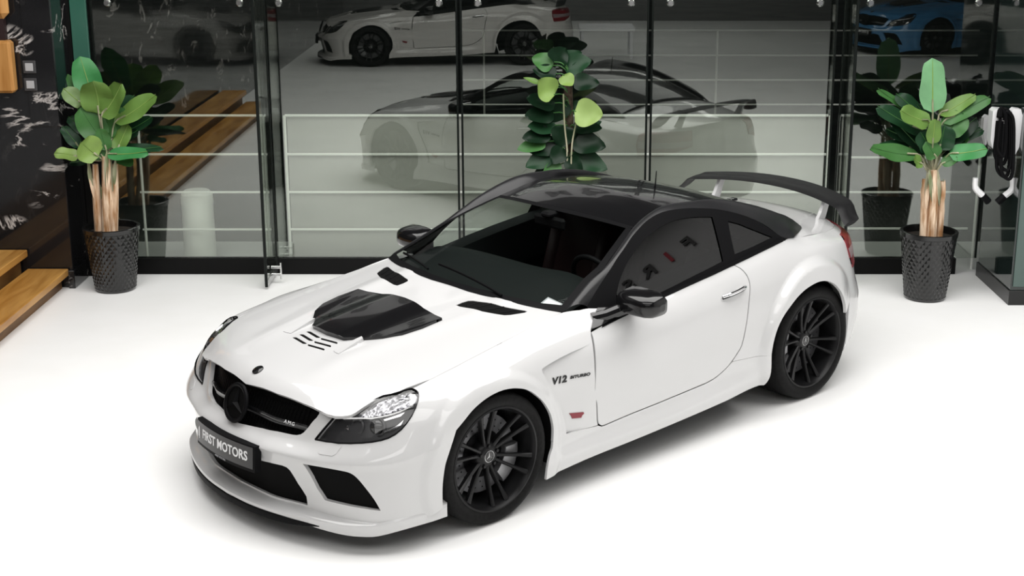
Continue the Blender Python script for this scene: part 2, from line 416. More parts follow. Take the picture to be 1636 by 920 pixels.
# ================================================================= the car: body panels
W_ = M['white_paint']
UA = ust(6)
bumper_arch = [(716,728),(711,745),(707.5,772),(707,795),(707.5,812)]
seam_bf = [(641,692.6),(652,694.6),(665,694.8),(682,692.6),(697,690.4),(729,687)]
lamp_low = [(503.6,702),(522,705.5),(541,708),(560,708.3),(579,707.5),(594,706),(609,703.3),(621,699.5),(632,693.6),(642,685.5),(650.6,675.5)]
lamp_rear = [(658,664.5),(664.5,651.5),(668.5,640),(669.6,633),(668.8,628.5),(665.5,624.8),(661,622.3),(656.5,621.3)]
lamp_top = [(638,624.8),(624.6,629),(612,633.2),(601.7,637.6),(589,645),(577,652.6),(567,659.5),(559,663.2),(548,664.6),(535.5,664.5)]
hood_front = [(535.5,664.5),(522,661),(511,655.5)]
grille_r = [(511,655.5),(510,661),(506,667),(494,681),(485,691),(480,694),(474,695)]
grille_low = [(474,695),(467.8,694.4),(443,689),(419,684),(400,680),(384,676.5),(376,673.5)]
# --- front bumper, cut for the grille, lamps and three intakes
half = [(0,.0),(ust(3),.0),(ust(4),.0),(ust(5)+.02,.0)]
P_ = fB([(707.5,812)])
right = half + fB(crom([(707.5,812),(707,795),(707.5,772),(711,745),(716,728),(722.5,708),(729,687)],3)) + fB(seam_bf[::-1][1:]) + fB((lamp_low[::-1])) + fB([(512,691.5),(524,677.5),(535.5,664.7)]) + fB(hood_front[1:]) + fB(grille_r[1:]) + fB(grille_low[1:])
g0 = [(0, fB([(372,672)])[0][1])]
outline = right + g0
outline = outline[1:] + mir(outline[1:-1])[::-1]
ci_r = fB([(410.4,733.5),(430,738.5),(451,743.5),(458,746.5),(463,751),(476,772),(489.6,793)])
ci = [q for q in ci_r if q[1] > .05] + [(ci_r[-1][0]+.004,.05)]
ci = ci + [(0,.05)] + mir(ci)[::-1] + [(0,.215)]
li = fB(crom([(483.3,740.9),(510,745.5),(535,750),(551.7,753.3),(560,756),(567,760.5),(575,768.5),(584,779.6),(593,791),(602,804.5),(608,816)],2) + [(580,812),(550,806.5),(519,799),(507,781)])
wash = fB([(516,717),(523,712.3),(546,713),(537,725),(531,728.3),(511,725.6),(508.5,722.5)])
bumper = panel('front_bumper', belt_full, outline, W_, car, [ci, li, mir(li)[::-1]], step=.016, flange=.022)
for s in (False, True):
    panel('washer_cover', belt, wash, W_, bumper, step=.02, off=.0022, flange=.004, mirror=s, interior=False)
    panel('intake_mesh', belt, [(a,b) for a,b in li], M['dark_void'], bumper, step=.03, off=-.018, flange=0, mirror=s)
panel('intake_mesh', belt_full, ci, M['dark_void'], bumper, step=.03, off=-.018, flange=0)
# --- splitter: a lip with its own upper face and a black blade under it
def splitter_plan(z):
    base = crom([(.92,0),(.905,.2),(.86,.40),(.785,.60),(.69,.765),(.55,.88),(.41,.922),(.295,.93)],6)
    return base
sp = splitter_plan(0); ring = [(x,-y) for x,y in sp[::-1]][:-1] + sp
inner = [(x*.80-.02, y*.90) for x,y in ring]
def band(name, prof, m, parent):
    V = []; F = []; k = len(prof)
    for (x,y),(xi,yi) in zip(ring, inner):
        for t, z in prof:
            rise = .035*sstep(np.array([abs(y)]), .80, .935)[0]
            if name == 'splitter_blade': z = z+(.012 if z > .11 else .03)*sstep(np.array([abs(y)]), .35, .75)[0]; t = t+.05*sstep(np.array([abs(y)]), .35, .75)[0]
            elif z < .135: z = z-.03*sstep(np.array([abs(y)]), .35, .75)[0]
            V.append((x+(xi-x)*t, y+(yi-y)*t, z+rise))
    for i in range(len(ring)-1):
        for j in range(k-1): F.append((i*k+j, i*k+j+1, (i+1)*k+j+1, (i+1)*k+j))
    return mesh(name, V, F, m, parent, angle=30)
splitter = band('splitter', [(1,.188),(.30,.172),(.06,.160),(.0,.150),(-.015,.138),(.03,.128)], W_, car)
band('splitter_blade', [(.02,.130),(-.02,.128),(-.03,.118),(-.02,.100),(.1,.098),(1,.098)], M['black_satin'], splitter)
# --- grille
gr_half = fB(grille_r + grille_low[1:]) + g0
g_top = fB([(480,642),(443,628.5),(410,615.5)]); gt0 = [(0, .735)]
gr_poly = gr_half[::-1] + [(a, min(b+.012,.74)) for a,b in g_top] + gt0
gr_poly = [p for p in gr_half[::-1]][1:] + [(a, min(b+.004,.74)) for a,b in g_top]
gr_full = gr_poly + [(0,.735)] + mir(gr_poly)[::-1] + g0
grille = panel('grille', belt_full, gr_full, M['dark_void'], car, step=.03, off=-.045, flange=0)
# mesh of thin wires behind the bar, joined
gw = G(); 
for uu in np.arange(-.46,.47,.024):
    for dv in (.045,-.045):
        vv = np.arange(.44,.74,.03); q = belt_full(np.full(len(vv),uu)+dv*(vv-.6), vv); nn = snormal(belt_full, np.full(len(vv),uu), vv)
        k = inside(np.stack([np.full(len(vv),uu)+dv*(vv-.6), vv],1), gr_full); pts = (q-nn*.036)[k]
        if len(pts) > 1: gw.tube(pts, .0022, 3)
tag(gw.build('grille_mesh', M['black_satin'], grille), kind='stuff')
def skin_strip(S, pts, h, d, off):
    """a bar following the skin: pts in surface coordinates, height h, depth d"""
    u = np.array([p[0] for p in pts]); v = np.array([p[1] for p in pts]); n = snormal(S,u,v); P = S(u,v); g = G(); V = []; F = []
    for p, q in zip(P, n):
        for dn, dz in ((off+d,-h*.25),(off+d,h*.25),(off+d*.7,h*.5),(off,h*.5),(off,-h*.5),(off+d*.7,-h*.5)): V.append(p+q*dn+np.array([0,0,dz]))
    for i in range(len(P)-1):
        for j in range(6): F.append((i*6+j,(i+1)*6+j,(i+1)*6+(j+1)%6,i*6+(j+1)%6))
    F.append(tuple(range(6))); F.append(tuple(range((len(P)-1)*6,len(P)*6))[::-1]); return g.add(V,F)
uu = np.linspace(-.475,.475,30); skin_strip(belt_full, [(a,.585-.10*abs(a)**2) for a in uu], .034, .022, -.036).build('grille_bar', M['black_gloss'], grille)
def star(g, R, d, k=0):
    """three-pointed star in the y/z plane facing +x"""
    for i in range(3):
        a = PI/2+i*2*PI/3; t = (math.cos(a)*R, math.sin(a)*R)
        for s in (-1,1):
            b = a+s*PI/3; e = (math.cos(b)*R*.16, math.sin(b)*R*.16)
            V = [(0,0,0),(0,t[0],t[1]),(0,e[0],e[1]),(d,0,0)]
            V = [(v[0],v[1],v[2]) for v in V]; F = [(3,1,2),(3,2,1)]
            g.add([V[3],V[1],V[2],V[0]], [(0,1,2) if s > 0 else (0,2,1),(1,3,2) if s > 0 else (1,2,3)], k)
    return g
def ring_x(g, R, r, x=0, n=40, k=0): return g.lathe([(R+r*math.cos(a), x+r*math.sin(a)) for a in np.linspace(0,2*PI,9)[:-1]], n, 'x', (0,0,0), k, close=True)
em = G(); ring_x(em, .088, .011); star(em, .086, .022); em.lathe([(.0,-.01),(.086,-.004)], 40, 'x', k=1)
e_ = em.build('grille_emblem', [M['black_satin'], M['dark_void']], grille, angle=25); e_.location = (.846,.0,.590); e_.rotation_euler = (0,math.radians(-18),0)
tx = link('grille_script', text_mesh('AMG', .024, .002, 0, 1.3), M['letter_white'], grille)
_p = fB([(461,675.5)])[0]; _q = belt(np.array([_p[0]]), np.array([_p[1]]))[0]; _n = snormal(belt, np.array([_p[0]]), np.array([_p[1]]))[0]
def stick(o, P, n, tx, off=.003):
    """stand a flat lettering mesh on a surface: n outward, tx the reading direction"""
    n = Vector(n).normalized(); x = Vector(tx); x = (x-n*x.dot(n)).normalized(); y = n.cross(x)
    o.matrix_local = Matrix.Translation(Vector(P)+n*off) @ Matrix((x, y, n)).transposed().to_4x4(); return o
stick(tx, _q, _n, (0,1,0), -.008)
# --- number plate carrier with the dealer's plate
def plate_pt(a, b, h):                                               # bowed slightly with the bumper
    return (0.940-.028*(a/.26)**2+h+(b-.40)*(-.06), a, b)
aa = np.linspace(-.262,.262,13)
def plate_panel(name, a0, a1, b0, b1, h0, h1, m, parent):
    av = np.linspace(a0,a1,13); V = []; F = []
    for a in av: V += [plate_pt(a,b0,h0),plate_pt(a,b0,h1),plate_pt(a,b1,h1),plate_pt(a,b1,h0)]
    for i in range(12):
        for j in range(4): F.append((i*4+j,(i+1)*4+j,(i+1)*4+(j+1)%4,i*4+(j+1)%4))
    F += [(0,1,2,3),(51,50,49,48)]; return mesh(name, V, F, m, parent, angle=30)
plate = plate_panel('plate_holder', -.264,.264,.326,.456,-.03,.006, M['black_satin'], bumper)
tp = plate_panel('number_plate', -.254,.254,.343,.450,.005,.0095, M['plate_black'], bumper)
me_ = text_mesh('FIRST MOTORS', .062, .0015, 0, 1.0, .0012); 
xs = [v.co.x for v in me_.vertices]; sc_ = .40/(max(xs)-min(xs))
for v in me_.vertices: q = plate_pt(v.co.x*sc_+.018, .398+v.co.y*1.05, .0102+v.co.z); v.co = q
link('plate_lettering', me_, M['letter_white'], tp)
for a_,b_ in ((-.232,.030),(-.222,.042)):
    lg = G().prism([(a_-.004,-b_),(a_+.004,-b_),(a_+.004,b_),(a_-.004,b_-.01)], 0, .001, 0, lambda a,b,h: plate_pt(a,.398+b*.8,.0102+h)); lg.build('plate_logo', M['letter_white'], tp)
me_ = text_mesh('FIRST MOTORS', .014, .001)
for v in me_.vertices: q = plate_pt(v.co.x, .334+v.co.y, .0070+v.co.z); v.co = q
link('holder_lettering', me_, M['badge_silver'], plate)
# --- hood
shut = [(656.5,621.3),(690,605),(730,584.5),(770,563.5),(810,543),(850,522.5),(880,507.5),(899.5,498)]
cowl_l = [(899.5,498),(876,494.3),(853,489.8),(830,484.8),(807,479),(788,474.6)]
hh = fH(hood_front[::-1] + lamp_top[::-1][1:] + shut[1:] + cowl_l[1:])
ctop = fH([(771.4,470.5),(748,464)]); ctop = [(x, y) for x, y in ctop if y > .02]
hfront = fH([(480,642.3),(443,628.8),(420,619.5)])
h_half = [(.787,0)] + [(x,y) for x,y in hfront[::-1]] + hh + ctop + [(-.497,0)]
h_out = h_half + [(x,-y) for x,y in h_half[1:-1]][::-1]
vent = fH([(728.5,487.3),(738,483.2),(748,480.3),(756,480.2),(800,488.6),(838,496),(842.5,497.6),(838,499.5),(815,503.2),(806,503.6),(770,497.4),(734,489.6)])
slots = []
for a,b in (((140,508),(265,544)),((188,486),(313,520)),((236,462),(360,496))):
    p0 = np.array([460+a[0]/4.6, 440+a[1]/4.6]); p1 = np.array([460+b[0]/4.6, 440+b[1]/4.6])
    slots.append(fH([p0+(2,-.9), p1+(0,-1.6), p1+(1.2,0), p1+(0,1.6), p0+(2,2.2), p0+(1,0.6)]))
badge_p = fH([(410.5,590)])[0]
holes = [vent, mirh(vent)[::-1]] + slots + [mirh(s)[::-1] for s in slots]
hood = panel('hood', hoodS, h_out, W_, car, holes, step=.018, flange=.02)
for s in (False, True):
    v_ = panel('hood_vent', hoodS, vent, M['dark_void'], hood, step=.03, off=-.003, flange=0, mirror=s)
    sg = 1 if not s else -1; q = np.array(vent); c = q.mean(0)
    for t in (.18,.40,.62,.84):
        a = np.array(vent[0])*(1-t)+np.array(fH([(807,503)])[0])*t; b = np.array(fH([(752,480)])[0])*(1-t)+np.array(vent[6])*t
        pts = [(a+(b-a)*k)*np.array([1,sg]) for k in (.12,.5,.92)]
        V = [np.array([p[0],p[1],hood_z(np.array([p[0]]),np.array([p[1]]))[0]-.002]) for p in pts]
        G().tube(V, .0040, 5).build('vent_slat', M['black_satin'], v_)
    for sl in slots: panel('hood_slot', hoodS, sl, M['dark_void'], hood, step=.03, off=-.002, flange=0, mirror=s, interior=False)
bz = hood_z(np.array([badge_p[0]]), np.array([0]))[0]; bn = snormal(hoodS, np.array([badge_p[0]]), np.array([0.]))[0]
bd = G().lathe([(0,.006),(.024,.006),(.029,.003),(.030,-.004)], 28, 'z'); bo = bd.build('hood_badge', M['black_gloss'], hood); stick(bo, (badge_p[0],0,bz), bn, (1,0,0), .0)
# ramps in the metal ahead of the scoop
for s in (1,-1):
    rp = fH([(536,563.5),(533,560.5),(578,542.5),(580,545.5),(541,565.5)])
    panel('hood_ramp', sheet(lambda x,y: hood_z(x,y)+.018*sstep(x,.45,.22)), rp, W_, hood, step=.02, off=.001, flange=.03, mirror=s < 0, interior=False)
# --- black engine cover that stands proud of the hood
def scoop_z(x, y):
    a = np.abs(y); dome = .014 + .016*(1-sstep(a,.08,.22))
    return hood_z(x,y)+dome-.006*sstep(x,.2,.34)
fS = Finder(sheet(scoop_z), (-.5,.5), (-.6,.6))
sl = fS([(548.7,539),(579.5,537.5),(581,540),(611,537),(642.6,531.5),(675,521),(706,507.5),(674,489.8),(649,474.2)])
scp = [(sl[0][0]+.012,0)] + sl; scp = [(x,y) for x,y in scp if y > -.001 or x > .3]
rear_c = (fS([(641,473.2)])[0][0],.0)
scp = [p for p in scp if p[1] > .03 or p == scp[0]] + [rear_c]
sc_out = scp + [(x,-y) for x,y in scp[1:-1]][::-1]
scoop = panel('engine_cover', sheet(scoop_z), sc_out, M['black_gloss'], hood, step=.02, flange=.04)
# --- front fender with the vent panel set in behind the flare
arch_f = crom([(729,687),(735,680),(744,669),(754,656.5),(766,645),(778,635.8),(790.5,628.5),(804,623),(817.7,620.4),(829,620.3),(839.5,621.7),(849.5,626),(858.5,632.6),(867.5,641),(874.8,651.6),(880,662),(883,673),(884.6,684),(884.6,695),(884,706)],2)
step_l = [(905,694.5),(904,683),(901,668),(896,652),(889,636),(881,620.5),(873,606.5),(866.5,594),(866,590),(869,587),(880,580),(895,571.5),(912,563),(930,555.5)]
fend = fB(arch_f + step_l + [(940,550.5),(946,545),(944.2,536),(943.7,528.7),(946,516),(949.5,502),(953.6,490.8)]) + fB([(940,493),(926,495.5),(912,497),(900,498)]) + fB(shut[::-1][1:]) + fB(lamp_rear[::-1][1:]) + fB([(650.6,675.5)]+lamp_low[::-1][1:3]+[(641,692.6)])[0:1] + fB(seam_bf[:-1])
for s in (False, True): 
    panel('front_fender', belt, fend, W_, car, step=.012, flange=.016, mirror=s)
    vp_S = lambda u, v: belt(u,v)-snormal(belt,u,v)*(.024*sstep(belt(u,v)[:,0], -.70, -.44))[:,None]
    vp = fB(step_l + [(940,550.5),(946,545),(948,560),(950,590),(950.5,620),(952.5,640),(953,655),(953.5,672),(955,679)])
    vpan = panel('fender_vent_panel', vp_S, vp, W_, car, step=.02, flange=.01, mirror=s)
    if not s: VPAN = vpan
    else: VPAN_R = vpan
# --- door
door_out = crom([(945,530.5),(948,540),(950.6,556),(952,576),(952.2,596),(950.8,629),(952,637),(954.3,645),(955,660),(955.5,671),(957,676.5),(961,679.3),(966,678.3)],2) + [(1011,659),(1072,634.4)] + crom([(1127,611.6),(1140,604.5),(1151,596),(1161,586.5),(1169,576.5),(1178,563),(1184.5,551),(1189.5,530),(1193,510),(1196,482),(1197.5,466),(1197.3,453.5),(1194,443),(1189,435.5),(1182,429),(1173,424.3)],2) + [(1140,437),(1100,455),(1058.6,474.1),(1020,492.8),(985,509.3),(960,521.8)]
hnd_c = fB([(1172,471)])[0]
for s in (False, True):
    dr = panel('door', belt, fB(door_out), W_, car, step=.018, flange=.02, mirror=s)
    cup = fB(crom([(1152,479.5),(1158,473),(1168,466),(1180,462),(1188,461.5),(1187,468),(1178,475),(1166,480),(1156,481.5)],3,True))
    cupo = panel('handle_recess', lambda u,v: belt(u,v)-snormal(belt,u,v)*.006, cup, W_, dr, step=.02, off=.0075, flange=.0, mirror=s)
    hp = fB([(1153.5,474.5),(1162,471),(1172,466.5),(1181,461.8),(1188,459)]); u = np.array([p[0] for p in hp]); v = np.array([p[1] for p in hp])
    Q = belt(u,v)+snormal(belt,u,v)*np.array([.006,.022,.028,.026,.012])[:,None]
    if s: Q = Q*np.array([1,-1,1])
    G().tube(crom(list(Q),4), [.008]*4+[.010]*9+[.011]*4, 8).build('door_handle', M['chrome'], dr)
    Q2 = Q-np.array([0,0,.010]); G().tube(crom(list(Q2),4), .0065, 6).build('handle_trim', M['black_gloss'], dr)
    DOOR_ = dr
# --- sill, rear quarter, deck, tail
arch_fr = [(884,706),(883,716),(879,727.7),(876.5,739),(874.8,749.5)]
skirt = fB(arch_fr) + [(fB([(873,757)])[0][0], 0.)] + [(fB([(1213,622)])[0][0], 0.)] + fB(crom([(1213.7,620.5),(1220,616),(1226,609.5),(1230.5,600),(1232.3,588),(1232.6,575),(1232.8,566)],2)) + fB([(1212,569.3),(1190,573.6),(1170.5,578)]) + fB(crom([(1161,588.5),(1151,598),(1140,606.3),(1127,613.4)],2)) + fB([(1072,636.2),(1011,660.8),(966,680.2),(961,681.5),(956,680),(930,686.5),(905,694.5)])
arch_r = crom([(1232.8,566),(1235.3,550),(1240,532),(1246,516.5),(1254,502),(1264,488),(1274,475),(1285,464),(1295,456.8),(1306,451),(1314,448.9),(1322,448.9),(1330,451.7),(1337,456.8),(1343.5,465),(1348,475),(1351,487),(1352,500)],2)
uR = float(np.interp(-2.915, BC[::-1,2,0], BU[::-1]))
quarter = fB(arch_r) + [(uR, .30),(uR-.01,.15),(uR-.03,.02),(uR-.02,0),(ust(23),0),(ust(23),BV[-1]-.0005),(ust(21),.7395),(ust(19),.7395),(ust(18),.7395),(ust(17),.7395),(ust(16)+.1,.7395)] + fB([(1254,384.5),(1232,393.2),(1210,404),(1190,413.8)]) + fB([(1173,424.3)]) + fB(crom([(1174,423.5),(1183,428),(1190.3,434.7),(1195.3,442.4),(1198.7,453.3),(1199,466),(1197.5,482),(1194.5,510),(1191,530),(1186,551.5),(1179.5,564),(1170.5,577.5)],2)) + fB([(1190,573.2),(1212,568.9)])
tail = fB([(1356,376),(1361,383),(1365,395),(1367,410),(1366,425),(1364,432),(1355,432.5),(1353.5,415),(1355,397)])
for s in (False, True):
    panel('side_skirt', belt, skirt, W_, car, step=.02, flange=.014, mirror=s)
    panel('rear_quarter', belt, quarter, W_, car, step=.012, flange=.018, mirror=s)
tl_u = [float(np.interp(-3.02, BC[::-1,5,0], BU[::-1])), float(np.interp(-3.2, BC[::-1,5,0], BU[::-1])), float(np.interp(-3.345, BC[::-1,5,0], BU[::-1]))]
tl = [(tl_u[0]+.02,.455),(tl_u[0]-.0,.53),(tl_u[0]+.01,.62),(tl_u[0]+.05,.675),(tl_u[1],.69),(tl_u[2],.68),(tl_u[2]-.02,.52),(tl_u[1],.455)]
for s in (False, True):
    t_ = panel('tail_light', belt, tl, M['tail_red'], car, step=.025, off=.008, flange=.012, mirror=s)
    panel('reversing_lens', belt, [(tl_u[0]+.02,.51),(tl_u[0]+.012,.56),(tl_u[2]-.02,.56),(tl_u[2]-.02,.52)], M['tail_clear'], t_, step=.03, off=.0105, flange=.003, mirror=s)
dk = [(BC[j,7,0], BC[j,7,1]) for j in range(17, len(BC))]; dk = [(-2.36,.78)] + dk
dk_out = dk + [(x,-y) for x,y in dk[:-1]][::-1]
deck = panel('deck_lid', deckS, dk_out, W_, car, step=.03, flange=.01)
# ================================================================= the car: roof, pillars, glass
def A_line(px): return fR(px)
ra = fR([(903,496),(921,474),(941,449),(964,419+10),(990,393),(1010,366),(1030,350),(1050,340),(1070,333)])   # inner edge of the pillar on the windscreen side
ra = [(x, y) for x, y in ra]
rail = ra + [(-1.85,.585),(-2.05,.585),(-2.25,.588),(-2.45,.594),(-2.60,.603),(-2.69,.614)]
gl_b = fG([(938,489.5),(947,474),(956.5,458),(966.5,443),(977,427),(987,411),(998,395.6),(1009,379),(1022,363.5),(1034,352),(1048,343),(1062,338),(1078,334.5),(1100,332.5),(1118,332.5),(1140,333.5),(1162,337),(1184,343),(1206,351),(1226,362),(1246,377)])
GB = side_glass(np.array([p[0] for p in gl_b]), np.array([p[1] for p in gl_b]))
RA = roofS(np.array([p[0] for p in rail]), np.array([p[1] for p in rail]))
def resample(P, n, t=None):
    P = np.asarray(P); s = np.concatenate([[0], np.cumsum(np.linalg.norm(np.diff(P,axis=0),axis=1))]); q = np.linspace(0,s[-1],n)
    return np.stack([np.interp(q,s,P[:,i]) for i in range(3)],1)
tp_ = fB([(1254,381.5),(1261,378.5),(1266,371)]); tq_ = belt(np.array([p[0] for p in tp_]), np.array([p[1] for p in tp_]))+np.array([0,.008,.006])
GB = np.concatenate([GB, tq_]); RA = np.concatenate([RA, [[-2.745,.635,.985]], [tq_[-1]+np.array([-.004,0,.004])]])
RAs = resample(crom(list(RA),5), 70); GBs = resample(crom(list(GB),4), 70)
# align by x so that each station of the pillar joins points of equal x where both run
def at_x(P, x): o = np.argsort(P[:,0]); return np.stack([np.interp(x, P[o,0], P[o,i]) for i in range(3)],1)
def rail_panel(name, m, parent, mirror):
    V = []; F = []; n = 70; k = 7
    for a, b in zip(RAs, GBs):
        out = np.array([0, (b[1]-a[1]), 0]); d = b-a; L = np.linalg.norm(d)
        nv = np.cross(np.array([1,0,0]), d); nv = nv/max(np.linalg.norm(nv),1e-6); nv = nv if nv[1]+nv[2] > 0 else -nv
        for j in range(k):
            t = j/(k-1); V.append(a+d*t+nv*(L*.16*4*t*(1-t)))
    for i in range(n-1):
        for j in range(k-1): F.append((i*k+j, i*k+j+1, (i+1)*k+j+1, (i+1)*k+j))
    # closing fillet down to the belt at the rear tip
    V = np.array(V); 
    if mirror: V = V*[1,-1,1]; F = [f[::-1] for f in F]
    return mesh(name, V, [f[::-1] for f in F], m, parent)
for s in (False, True): rail_panel('roof_pillar', M['pillar_black'], car, s)
hd = fR([(1010,361),(975,352),(940,344.5),(905,338.5)]); hd = [(x,y) for x,y in hd]
hx = hd[0][0]; hc = hx+.055
def header(y): return hx+(hc-hx)*(1-min(abs(y)/.56,1)**2)
ws_side = [(x,y) for x,y in ra[:6]]
ws_in = [(x-.0,y-.012) for x,y in ws_side]
glass_half = [(-.518,0),(-.529,.2),(-.563,.42),(-.616,.60),(-.668,.70)] + [(x,y-.004) for x,y in ws_side[1:]] + [(header(y),y) for y in (.5,.38,.2)] + [(hc,0)]
g_out = glass_half + [(x,-y) for x,y in glass_half[1:-1]][::-1]
ws = panel('windscreen', roofS, g_out, M['car_glass'], car, step=.04, flange=0, off=-.002)
cl = fR(cowl_l + [(771.4,470.5),(748,464)]); cl = [(x,y) for x,y in cl if y > .03]
ws_t = fR([(903,496)])[0]
cw = [(-.494,0)] + [(x+.004,y) for x,y in cl[::-1]] + [ws_t, (-.668,.70),(-.616,.60),(-.563,.42),(-.529,.2)]
cw = cw + [(-.518,0)]
cw_out = cw + [(x,-y) for x,y in cw[1:-1]][::-1]
cowl = panel('windscreen_cowl', roofS, cw_out, M['black_satin'], car, step=.03, flange=.02, off=.001)
# black border printed inside the glass edge, along the pillars and header
bp = [(x,y) for x,y in ws_side] ; bi = [(x+.012,y-.035) for x,y in ws_side]
for s in (False, True): panel('glass_border', roofS, bp + bi[::-1], M['black_satin'], ws, step=.03, flange=0, off=.001, mirror=s, interior=False)
hb = [(header(y),y) for y in np.linspace(-.56,.56,25)]; panel('glass_border', roofS, hb + [(x+.035,y*.97) for x,y in hb[::-1]], M['black_satin'], ws, step=.03, flange=0, off=.001, interior=False)
# roof skin, rear screen
rf = [(header(y),y) for y in np.linspace(0,.555,9)] + [(x,y) for x,y in rail[5:12]] + [(-2.22,.45),(-2.18,.2),(-2.17,0)]
rf_out = rf + [(x,-y) for x,y in rf[1:-1]][::-1]
roof = panel('roof', roofS, rf_out, M['black_gloss'], car, step=.03, flange=.01)
rs = [(-2.17,0),(-2.18,.2),(-2.22,.45),rail[11]] + rail[12:] + [(-2.68,.5),(-2.67,.25),(-2.66,0)]
panel('rear_screen', roofS, rs + [(x,-y) for x,y in rs[1:-1]][::-1], M['black_gloss'], car, step=.03, flange=.05)
# side glass with its black frame
frame = fG([(943.7,528),(947,505),(938,489.5)][:0] + [(958,521),(951,503),(953.6,490),(956.5,458)][:0])
dgl = fG(crom([(985,470),(990,448),(1000,424),(1012,404),(1030,381.6),(1045,369),(1061,359.6),(1079,352),(1100,347.8),(1120,346.5),(1138,346.6)],2) + [(1147,381),(1155.5,417),(1110,440),(1056,467),(1020,484),(984,501)])
qgl = fG(crom([(1163,353.3),(1180,357.5),(1195,363.5),(1214,371),(1234,379)],2) + [(1205,393),(1174,406),(1168,380)])
fr_top = [(938,489.5),(947,474),(956.5,458),(977,427),(998,395.6),(1022,363.5),(1048,343),(1078,334.5),(1118,332.5),(1162,337),(1206,351),(1246,377)]
fr_out = fG(crom(fr_top,3) + [(1256,383.2),(1232,393),(1195,410.5),(1140,437),(1100,455),(1058.6,474.3),(1020,493),(985,509.5),(958,522),(946,528)])
for s in (False, True):
    f_ = panel('window_frame', side_glass, fr_out, M['black_satin'], car, [dgl, qgl], step=.03, flange=-.0, flip=True, mirror=s)
    panel('door_glass', side_glass, dgl, M['tint_glass'] if not s else M['car_glass'], car, step=.05, off=-.006, flange=0, flip=True, mirror=s)
    panel('quarter_glass', side_glass, qgl, M['tint_glass'] if not s else M['car_glass'], car, step=.05, off=-.006, flange=0, flip=True, mirror=s)
    # trim that closes frame to belt, and the black end of the pillar resting on the rear quarter
    lo = fG([(1250,380.5),(1232,389.5),(1195,407.5),(1140,433.5),(1100,451.5),(1058.6,470.5),(1020,489.3),(985,505.8),(960,518.3)]); hi = fB([(1250,384),(1232,392.8),(1195,410.8),(1140,436.8),(1100,454.8),(1058.6,473.8),(1020,492.6),(985,509.1),(960,521.6)])
    A_ = side_glass(np.array([p[0] for p in lo]), np.array([p[1] for p in lo])); B_ = belt(np.array([p[0] for p in hi]), np.array([p[1] for p in hi])); n = len(lo); sg = np.array([1,-1 if s else 1,1])
    ins = np.array([0,-.014,0]); inn = np.array([0,-.13,.0]); r0 = A_+ins-[0,0,.01]; r1 = A_+ins+[0,-.015,.034]; r2 = r1+inn; r3 = r2-[0,0,.25]
    mesh('door_ledge', list(r0*sg)+list(r1*sg)+list(r2*sg)+list(r3*sg), [(j*n+i,j*n+i+1,(j+1)*n+i+1,(j+1)*n+i) for i in range(n-1) for j in range(3)], M['dash'], car, smooth=False)
    mesh('belt_trim', list((A_+[0,.010,.008])*sg)+list((np.maximum(A_,B_)*[0,1,0]+B_*[1,0,1]+[0,.010,.002])*sg)+list((B_+[0,.007,-.005])*sg), [(j*n+i,j*n+i+1,(j+1)*n+i+1,(j+1)*n+i) for i in range(n-1) for j in range(2)], M['black_satin'], car)
# sail panel in front of the door glass, door mirrors
for s in (False, True):
    sg = -1 if s else 1
    sp_ = fB([(943.7,527.5),(946,515),(949.5,502),(953.6,491),(965,489),(985,488),(985,508),(960,520.5)])
    panel('mirror_sail', lambda u,v: belt(u,v), sp_, M['black_gloss'], car, step=.02, off=.010, flange=.03, mirror=s)
    # housing: superellipse loft from root to tip, flat rear face holds the glass
    V = []; F = []; n = 24
    st = [(.826,.926,.040,.036,.0),(.832,.927,.066,.052,.002),(.852,.929,.078,.060,.004),(.90,.931,.085,.063,.006),(.96,.931,.087,.063,.006),(1.02,.929,.082,.060,.002),(1.052,.926,.070,.053,-.004),(1.068,.924,.050,.040,-.012),(1.074,.923,.02,.018,-.020)]
    for (y,z,hx,hz,sw) in st:
        for j in range(n):
            a = 2*PI*j/n; c, d = math.cos(a), math.sin(a); e = .55
            px = abs(c)**e*math.copysign(1,c)*hx; pz = abs(d)**e*math.copysign(1,d)*hz
            if px < 0: px = max(px, -.05)
            V.append((-1.0+px+sw, y*sg, z+pz-.010*(px/.08)*(1 if pz > 0 else 0)))
    for i in range(len(st)-1):
        for j in range(n): F.append((i*n+j,i*n+(j+1)%n,(i+1)*n+(j+1)%n,(i+1)*n+j))
    F += [tuple(range(n)),tuple((len(st)-1)*n+j for j in range(n))[::-1]]
    if not s: F = [f[::-1] for f in F]
    mi_ = mesh('door_mirror', V, F, M['black_gloss'], car, angle=50)
    G().tube([(-.79,.79*sg,.850),(-.86,.82*sg,.860),(-.97,.86*sg,.890)], [.032,.032,.034], 10).build('mirror_stalk', M['black_gloss'], mi_)
    G().box((-1.048,.95*sg,.929),(.004,.19,.095),.0015).build('mirror_glass', M['chrome'], mi_)
# aerial, wipers
ab = fR([(1046,300)])[0]; az = roof_z(np.array([ab[0]]),np.array([ab[1]]))[0]; G().tube([(*ab,az-.005),(ab[0]-.005,ab[1],az+.02),(ab[0]-.012,ab[1],az+.10)], [.010,.0045,.003], 6).build('aerial', M['black_satin'], car)
for y0,y1,x0,x1 in ((.38,-.22,-.535,-.60),(-.25,-.62,-.545,-.66)):
    pts = [(x0+(x1-x0)*t, y0+(y1-y0)*t) for t in np.linspace(0,1,8)]
    G().tube([(x,y,roof_z(np.array([x]),np.array([y]))[0]+.012) for x,y in pts], .007, 6).build('wiper', M['black_satin'], car)
